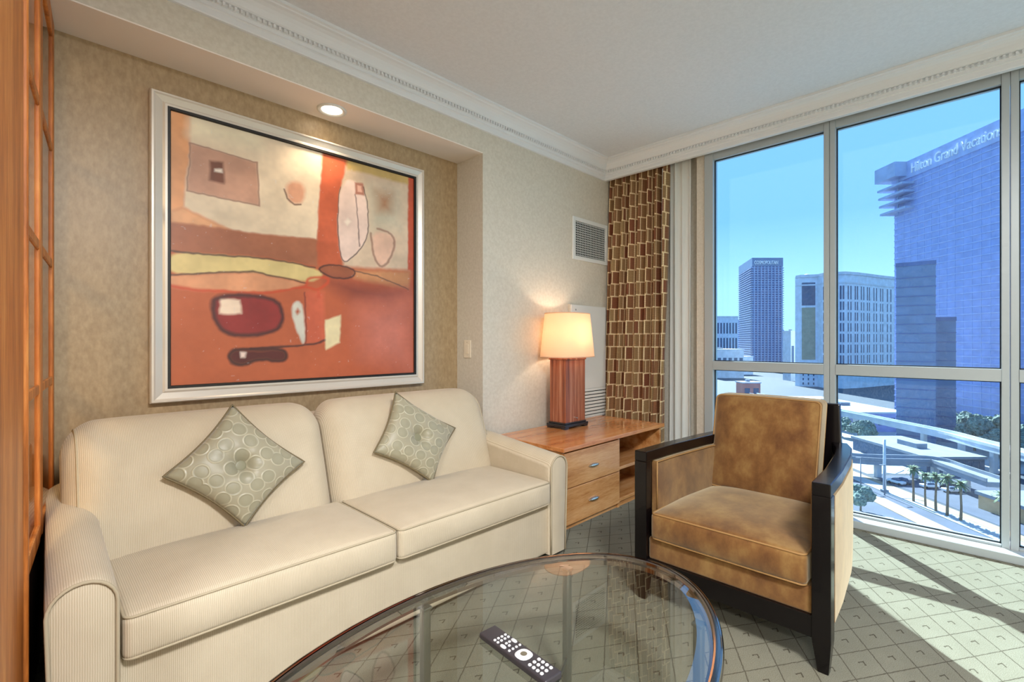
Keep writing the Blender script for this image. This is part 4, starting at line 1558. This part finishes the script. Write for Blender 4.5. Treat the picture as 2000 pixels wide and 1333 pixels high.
# window strips, one piece per bay and storey group
for (a, b, ss) in ((4, 5, (.25, .45, .75, .92)), (5, 6, (.25, .45, .78, .95)), (6, 7, (.25, .45, .75, .92)), (7, 8, (.25, .45, .75, .92)), (8, 9, (.2, .4, .65, .85)), (3, 4, (.25, .7))):
    P, Q = front[a], front[b]
    for s in ss:
        win(P, Q, s, H3 - 23, H3 - 11, .8)
        for k in range(7):
            z1 = H3 - 25 - 9.5 * k
            win(P, Q, s, z1 - 7.4, z1, .7)
P, Q = front[1], front[2]
pm_ = lambda z0, z1, m, nm: obj(nm, prism([(along(P, Q, .12)[0], along(P, Q, .12)[1] - .4), (along(P, Q, .88)[0], along(P, Q, .88)[1] - .4), (along(P, Q, .88)[0], along(P, Q, .88)[1] + .6), (along(P, Q, .12)[0], along(P, Q, .12)[1] + .6)], z0, z1), m, T3)
pm_(H3 - 27, H3 - 6, 'slate_glass', 'dark_panel')
pm_(H3 - 77, H3 - 29, 'gold_panel', 'mosaic_panel')
for s in (.2, .5, .8):
    for k in range(5):
        win(P, Q, s, H3 - 84 - 4 * k, H3 - 82 - 4 * k, .7)

# ---- low hotel at the left edge
T4 = gthing('low_hotel', 'low pale hotel with dark window columns at the far left pane', 'building', 400, 900)
H4 = 47 - G
lb('body', -25, 22, 0, 30, 0, H4, 'pale_stucco', T4)
lb('cornice', -25.5, 22.5, -.8, 30, H4 - 2, H4 + .5, 'white_concrete', T4)
wc = lb('window_column', -1.3, 1.3, -.5, .3, 0, 20, 'slate_glass', T4)
k = 0
for zz in (H4 - 32, H4 - 60):
    for i in range(8):
        o = wc if k == 0 else wc.copy()
        if k:
            C.objects.link(o)
        k += 1
        o.location = (-21 + 5.6 * i, 0, zz)

def low_building(name, label, l0, l1, d0, d1, top, m, m2, bays, cat='building'):
    t = gthing(name, label, cat, (l0 + l1) / 2, (d0 + d1) / 2)
    hw, hd, Hh = (l1 - l0) / 2, (d1 - d0) / 2, top - G
    lb('walls', -hw, hw, -hd, hd, 0, Hh - .8, m, t)
    lb('roof_slab', -hw - .5, hw + .5, -hd - .5, hd + .5, Hh - .8, Hh, m2, t)
    lb('roof_unit', -hw * .3, hw * .1, -hd * .3, hd * .2, Hh, Hh + 1.6, 'grey_concrete', t)
    b = lb('window', -hw / bays * .6, hw / bays * .6, -hd - .12, -hd + .1, Hh * .35, Hh * .7, 'slate_glass', t)
    for i in range(bays):
        o = b if i == 0 else b.copy()
        if i:
            C.objects.link(o)
        o.location = (-hw + (2 * hw) * (i + .5) / bays, 0, 0)
    return t
low_building('podium_building', 'white podium building at the foot of the balcony tower', 225, 262, 545, 590, -8, 'white_concrete', 'white_concrete', 6)
low_building('podium_annex', 'pale annex beside the white podium in the left pane', 268, 300, 600, 640, -18, 'pale_stucco', 'white_concrete', 5)
low_building('slim_white_block', 'slim white block squeezed between the balcony tower and the curved hotel', 292, 300, 505, 520, 12, 'white_concrete', 'white_concrete', 2)
low_building('sign_kiosk', 'small kiosk with a rust coloured fascia above the chair back', 158, 170, 330, 340, -27, 'rust_sign', 'white_concrete', 2)
low_building('lilac_roof_hall', 'low hall with a lilac roof beyond the white elevated track', 158, 182, 222, 285, -31.5, 'roof_lilac', 'white_concrete', 5)
low_building('street_office', 'pale street office with stacked balconies left of the lilac hall', 121, 134, 210, 226, -27, 'grey_concrete', 'white_concrete', 4)
low_building('corner_store', 'tan corner building with a dark upper storey by the right mullion', 117, 150, 101, 121, -36.5, 'tan_stucco', 'grey_concrete', 6)
low_building('parking_deck', 'dark parking deck under the elevated road', 131.5, 150, 153, 186, -35.5, 'slate_glass', 'grey_concrete', 8)
low_building('casino_annex', 'white roofed annex behind the corner building', 163, 195, 128, 144, -32.5, 'grey_concrete', 'white_concrete', 7)

# ---- white elevated track with piers, and the grey elevated road
def ribbon(pts, half, z0, z1, bm=None):
    bm = bm or bmesh.new()
    rows = []
    n = len(pts)
    for i, p in enumerate(pts):
        a, b = pts[max(0, i - 1)], pts[min(n - 1, i + 1)]
        t = Vector((b[0] - a[0], b[1] - a[1], 0)).normalized()
        nn = Vector((-t.y, t.x, 0))
        q = Vector((p[0], p[1], 0))
        zo = p[2] if len(p) > 2 else 0
        rows.append([bm.verts.new(q + nn * sd_ * half + Vector((0, 0, zz + zo))) for sd_, zz in ((-1, z0), (1, z0), (1, z1), (-1, z1))])
    grid_faces(bm, rows, close_u=True)
    bm.faces.new(rows[0]); bm.faces.new(rows[-1][::-1])
    return bm
def smooth_path(pts, n=40):
    P = [Vector(p if len(p) == 3 else (*p, 0)) for p in pts]
    P = [P[0] * 2 - P[1]] + P + [P[-1] * 2 - P[-2]]
    out = []
    m = len(P) - 3
    for i in range(n + 1):
        t = i / n * m
        k = min(int(t), m - 1)
        f = t - k
        p0, p1, p2, p3 = P[k:k + 4]
        out.append(tuple(.5 * ((2 * p1) + (p2 - p0) * f + (2 * p0 - 5 * p1 + 4 * p2 - p3) * f * f + (3 * p1 - p0 - 3 * p2 + p3) * f ** 3)))
    return out
def elevated(name, label, pts, half, z, thick, m, piers, org):
    t = gthing(name, label, 'elevated track', *org)
    loc = [(l - org[0], d - org[1]) for l, d in pts]
    path = smooth_path(loc)
    obj('deck', ribbon(path, half, z - G - thick, z - G), m, t)
    for sd_ in (-1, 1):
        nn = []
        for i, p in enumerate(path):
            a, b = path[max(0, i - 1)], path[min(len(path) - 1, i + 1)]
            tt = Vector((b[0] - a[0], b[1] - a[1], 0)).normalized()
            nn.append((p[0] - tt.y * sd_ * half, p[1] + tt.x * sd_ * half))
        obj('parapet', ribbon(nn, .18, z - G, z - G + .9), m, t)
    for s in piers:
        p = path[int(s * 40)]
        obj('pier', rbox((1.6, 1.6, z - G - thick), .3, (1, 1, 1), 2, lambda x, y, zz: (p[0] + x, p[1] + y, (z - G - thick) / 2 + zz)), 'white_concrete', t, smooth=True, angle=40)
    return t
elevated('monorail_track', 'long white curving elevated track crossing the lower right pane', [(150, 300), (152, 250), (154.5, 220), (155.5, 193), (156, 174), (153.5, 160), (151, 145), (144, 110)], 2.3, -32, 1.6, 'white_concrete', (.3, .5, .66, .8), (154, 190))
elevated('elevated_road', 'grey elevated road bending below the white track', [(98, 156), (110, 149), (122, 147.5), (128, 146), (127, 138), (126, 131), (125, 124)], 2.6, -35.2, 1.3, 'grey_concrete', (.2, .36, .5, .62, .76), (122, 145))

# ---- palms along the sidewalk
def make_palm():
    t = gthing('palm_tree', 'x', 'palm tree', 104.6, 126, 'palms along the sidewalk')
    obj('trunk', tube([(0, 0, 0), (.1, 0, 3), (.05, .1, 6), (0, 0, 8.6)], [.30, .24, .22, .26], seg=8), 'bark', t, smooth=True)
    bm = bmesh.new()
    rs = random.Random(5)
    for i in range(26):
        az = 2 * math.pi * i / 26 * 1.0 + rs.uniform(-.1, .1)
        el = [0.75, 0.15, -0.5][i % 3] + rs.uniform(-.15, .15)
        L_ = 1.9
        prev = None
        for k in range(6):
            s = k / 5
            r_ = L_ * s
            zz = 8.6 + math.sin(el) * r_ - .35 * r_ * s
            rr = math.cos(el) * r_
            w = .30 * math.sin(math.pi * min(1, .12 + s * .88)) + .02
            c = Vector((rr * math.cos(az), rr * math.sin(az), zz))
            sdv = Vector((-math.sin(az), math.cos(az), 0)) * w
            cur = (bm.verts.new(c - sdv + Vector((0, 0, -.08))), bm.verts.new(c), bm.verts.new(c + sdv + Vector((0, 0, -.08))))
            if prev:
                bm.faces.new((prev[0], prev[1], cur[1], cur[0]))
                bm.faces.new((prev[1], prev[2], cur[2], cur[1]))
            prev = cur
    obj('fronds', bm, 'palm_leaf', t)
    return t
palm = make_palm()
pl_pos = [(104.8, 125.9, 1.0), (104.6, 122.0, .92), (104.4, 118.8, 1.0), (104.3, 115.6, 1.06), (104.6, 112.4, 1.0), (104.4, 102.5, 1.05)]
ords = ['farthest', 'second farthest', 'third farthest', 'third nearest', 'second nearest', 'nearest']
for i, (l_, d_, s_) in enumerate(pl_pos):
    lab = 'tall palm on the sidewalk, %s of the row in the lower pane' % ords[i]
    o = palm if i == 0 else copy_thing(palm)
    o.location = geo(l_, d_, G + .12)
    o.scale = (s_, s_, s_)
    o['label'] = lab
    o.rotation_euler = (0, 0, i * 1.3)

# ---- street pole and a lamp pole
sp_ = gthing('traffic_pole', 'white mast pole with an arm beside the boulevard', 'pole', 103.5, 134, z=G + .1)
obj('mast', tube([(0, 0, 0), (0, 0, 14.5)], [.42, .3], seg=10), 'white_concrete', sp_, smooth=True)
obj('arm', tube([(0, 0, 5.2), (2.5, -.5, 5.0), (4.6, -1, 6.2)], .16, seg=6), 'white_concrete', sp_, smooth=True)
obj('base', box(-.7, .7, -.7, .7, 0, .6, bev=.05), 'grey_concrete', sp_)
for i, (l_, d_) in enumerate(((101.2, 131), (100.5, 139))):
    t = gthing('street_lamp', ['slim street lamp just before the white mast pole', 'slim street lamp just beyond the white mast pole'][i], 'street lamp', l_, d_, 'street lamps by the mast pole', z=G + .1)
    obj('post', tube([(0, 0, 0), (0, 0, 8.2)], [.16, .1], seg=8), 'grey_concrete', t, smooth=True)
    obj('head', box(-1.4, .1, -.18, .18, 8.1, 8.3, bev=.04), 'grey_concrete', t)

# ---- trees
def make_tree(seed):
    rs = random.Random(seed)
    bm = bmesh.new()
    for k in range(9):
        own = bmesh.new()
        bmesh.ops.create_icosphere(own, subdivisions=3, radius=1.0)
        r_ = rs.uniform(1.3, 2.1)
        c = Vector((rs.uniform(-1.9, 1.9), rs.uniform(-1.9, 1.9), rs.uniform(3.6, 6.6)))
        fr = [rs.uniform(2, 5) for _ in range(6)]
        for v in own.verts:
            q = v.co.copy()
            dd = 1 + .16 * math.sin(fr[0] * 2 * q.x + fr[1]) * math.sin(fr[2] * 2 * q.y + fr[3]) + .12 * math.sin(fr[4] * 4 * q.z + fr[5] * q.x * 3) + rs.uniform(-.09, .09)
            v.co = c + Vector((q.x, q.y, q.z * .85)) * r_ * dd
        merge(bm, own)
    me = bpy.data.meshes.new('crown')
    bm.to_mesh(me)
    bm.free()
    me.materials.append(M['foliage'])
    tm = bpy.data.meshes.new('trunk')
    b2 = tube([(0, 0, 0), (.1, 0, 2), (0, .1, 4.6)], [.3, .22, .14], seg=7)
    b2.to_mesh(tm)
    b2.free()
    tm.materials.append(M['bark'])
    return me, tm
tree_meshes = [make_tree(s) for s in (1, 2, 3)]
rs = random.Random(12)
def tree(l_, d_, s_, label, group, z=G):
    t = gthing('street_tree', label, 'tree', l_, d_, group, z=z)
    t.scale = (s_, s_, s_ * rs.uniform(.9, 1.2))
    t.rotation_euler = (0, 0, rs.uniform(0, 6.28))
    cm, tm = tree_meshes[rs.randrange(3)]
    link('crown', cm, None, t)
    link('trunk', tm, None, t)
    return t
# grove at the foot of the glass tower
for r_ in range(3):
    for i in range(8):
        d_ = 162 + 11 * i + 4 * (r_ % 2) + rs.uniform(-1, 1)
        l_ = 196.5 - 10.5 * r_ + rs.uniform(-1, 1)
        if l_ < 192 and d_ > 188:
            continue
        tree(l_, d_, rs.uniform(1.25, 1.5), 'bluish tree in the dense grove at the foot of the glass tower', 'grove at the foot of the glass tower')
for i in range(6):
    tree(144 + rs.uniform(-2, 2), 194 + 8.5 * i + rs.uniform(-.5, .5), rs.uniform(.9, 1.1), 'green street tree below the white elevated track, %s' % ('nearest of the row', 'second nearest of the row', 'third nearest of the row', 'third farthest of the row', 'second farthest of the row', 'farthest of the row')[i], 'trees below the elevated track')
for i, (l_, d_, lab) in enumerate(((106.3, 162, 'small round tree on the sidewalk beyond the mast pole'), (86, 119, 'small tree on the near kerb by the chair arm'))):
    tree(l_, d_, .8, lab, None)

# ---- parked cars
def make_car(m):
    t = gthing('parked_car', 'x', 'car', 118, 138, 'parked cars in the lot', z=G + .05)
    bm = rbox((1.8, 4.4, .75), .18, (2, 4, 1), 3, lambda x, y, z: (x, y, z + .72))
    obj('body', bm, m, t, smooth=True)
    obj('cabin', rbox((1.55, 2.3, .6), .2, (2, 2, 1), 3, lambda x, y, z: (x * (1 - .2 * (z + .3)), y * (1 - .4 * (z + .3)), z + 1.28)), 'slate_glass', t, smooth=True)
    wm = None
    for sx in (-1, 1):
        for sy in (-1, 1):
            obj('wheel', tube([(sx * .78, sy * 1.35, .33), (sx * .95, sy * 1.35, .33)], .33, seg=12), 'tyre', t)
    return t
cw, cd = make_car('car_white'), make_car('car_dark')
cars = [(112.8, 141.5, cw, .3, 'white car parked farthest left in the lot behind the palms'), (115.2, 142, cd, .3, 'dark car parked beside the leftmost white car'), (119, 137.5, cw, 1.5, 'white car parked in the middle of the lot behind the palms'), (121.8, 133.6, cw, 1.5, 'white car parked nearest in the lot behind the palms'), (126, 138.5, cd, 1.4, 'dark car parked under the elevated road'), (122.5, 140.5, cw, .2, 'white car parked near the parking deck')]
seen = set()
for l_, d_, src, rz, lab in cars:
    o = src if id(src) not in seen else copy_thing(src)
    seen.add(id(src))
    o.location = geo(l_, d_, G + .05)
    o.rotation_euler = (0, 0, GR + rz)
    o['label'] = lab

# ---- distant ridge
bm = bmesh.new()
rows = []
for i in range(60):
    l_ = -1400 + 70 * i
    hgt = 60 + 45 * math.sin(i * .7) + 30 * math.sin(i * 1.9 + 1) 
    rows.append([bm.verts.new(geo(l_, 2500, G - 2)), bm.verts.new(geo(l_, 2540, G + 40 + hgt)), bm.verts.new(geo(l_, 2620, G - 2))])
grid_faces(bm, rows)
struct(obj('hills', bm, 'ridge', smooth=True))
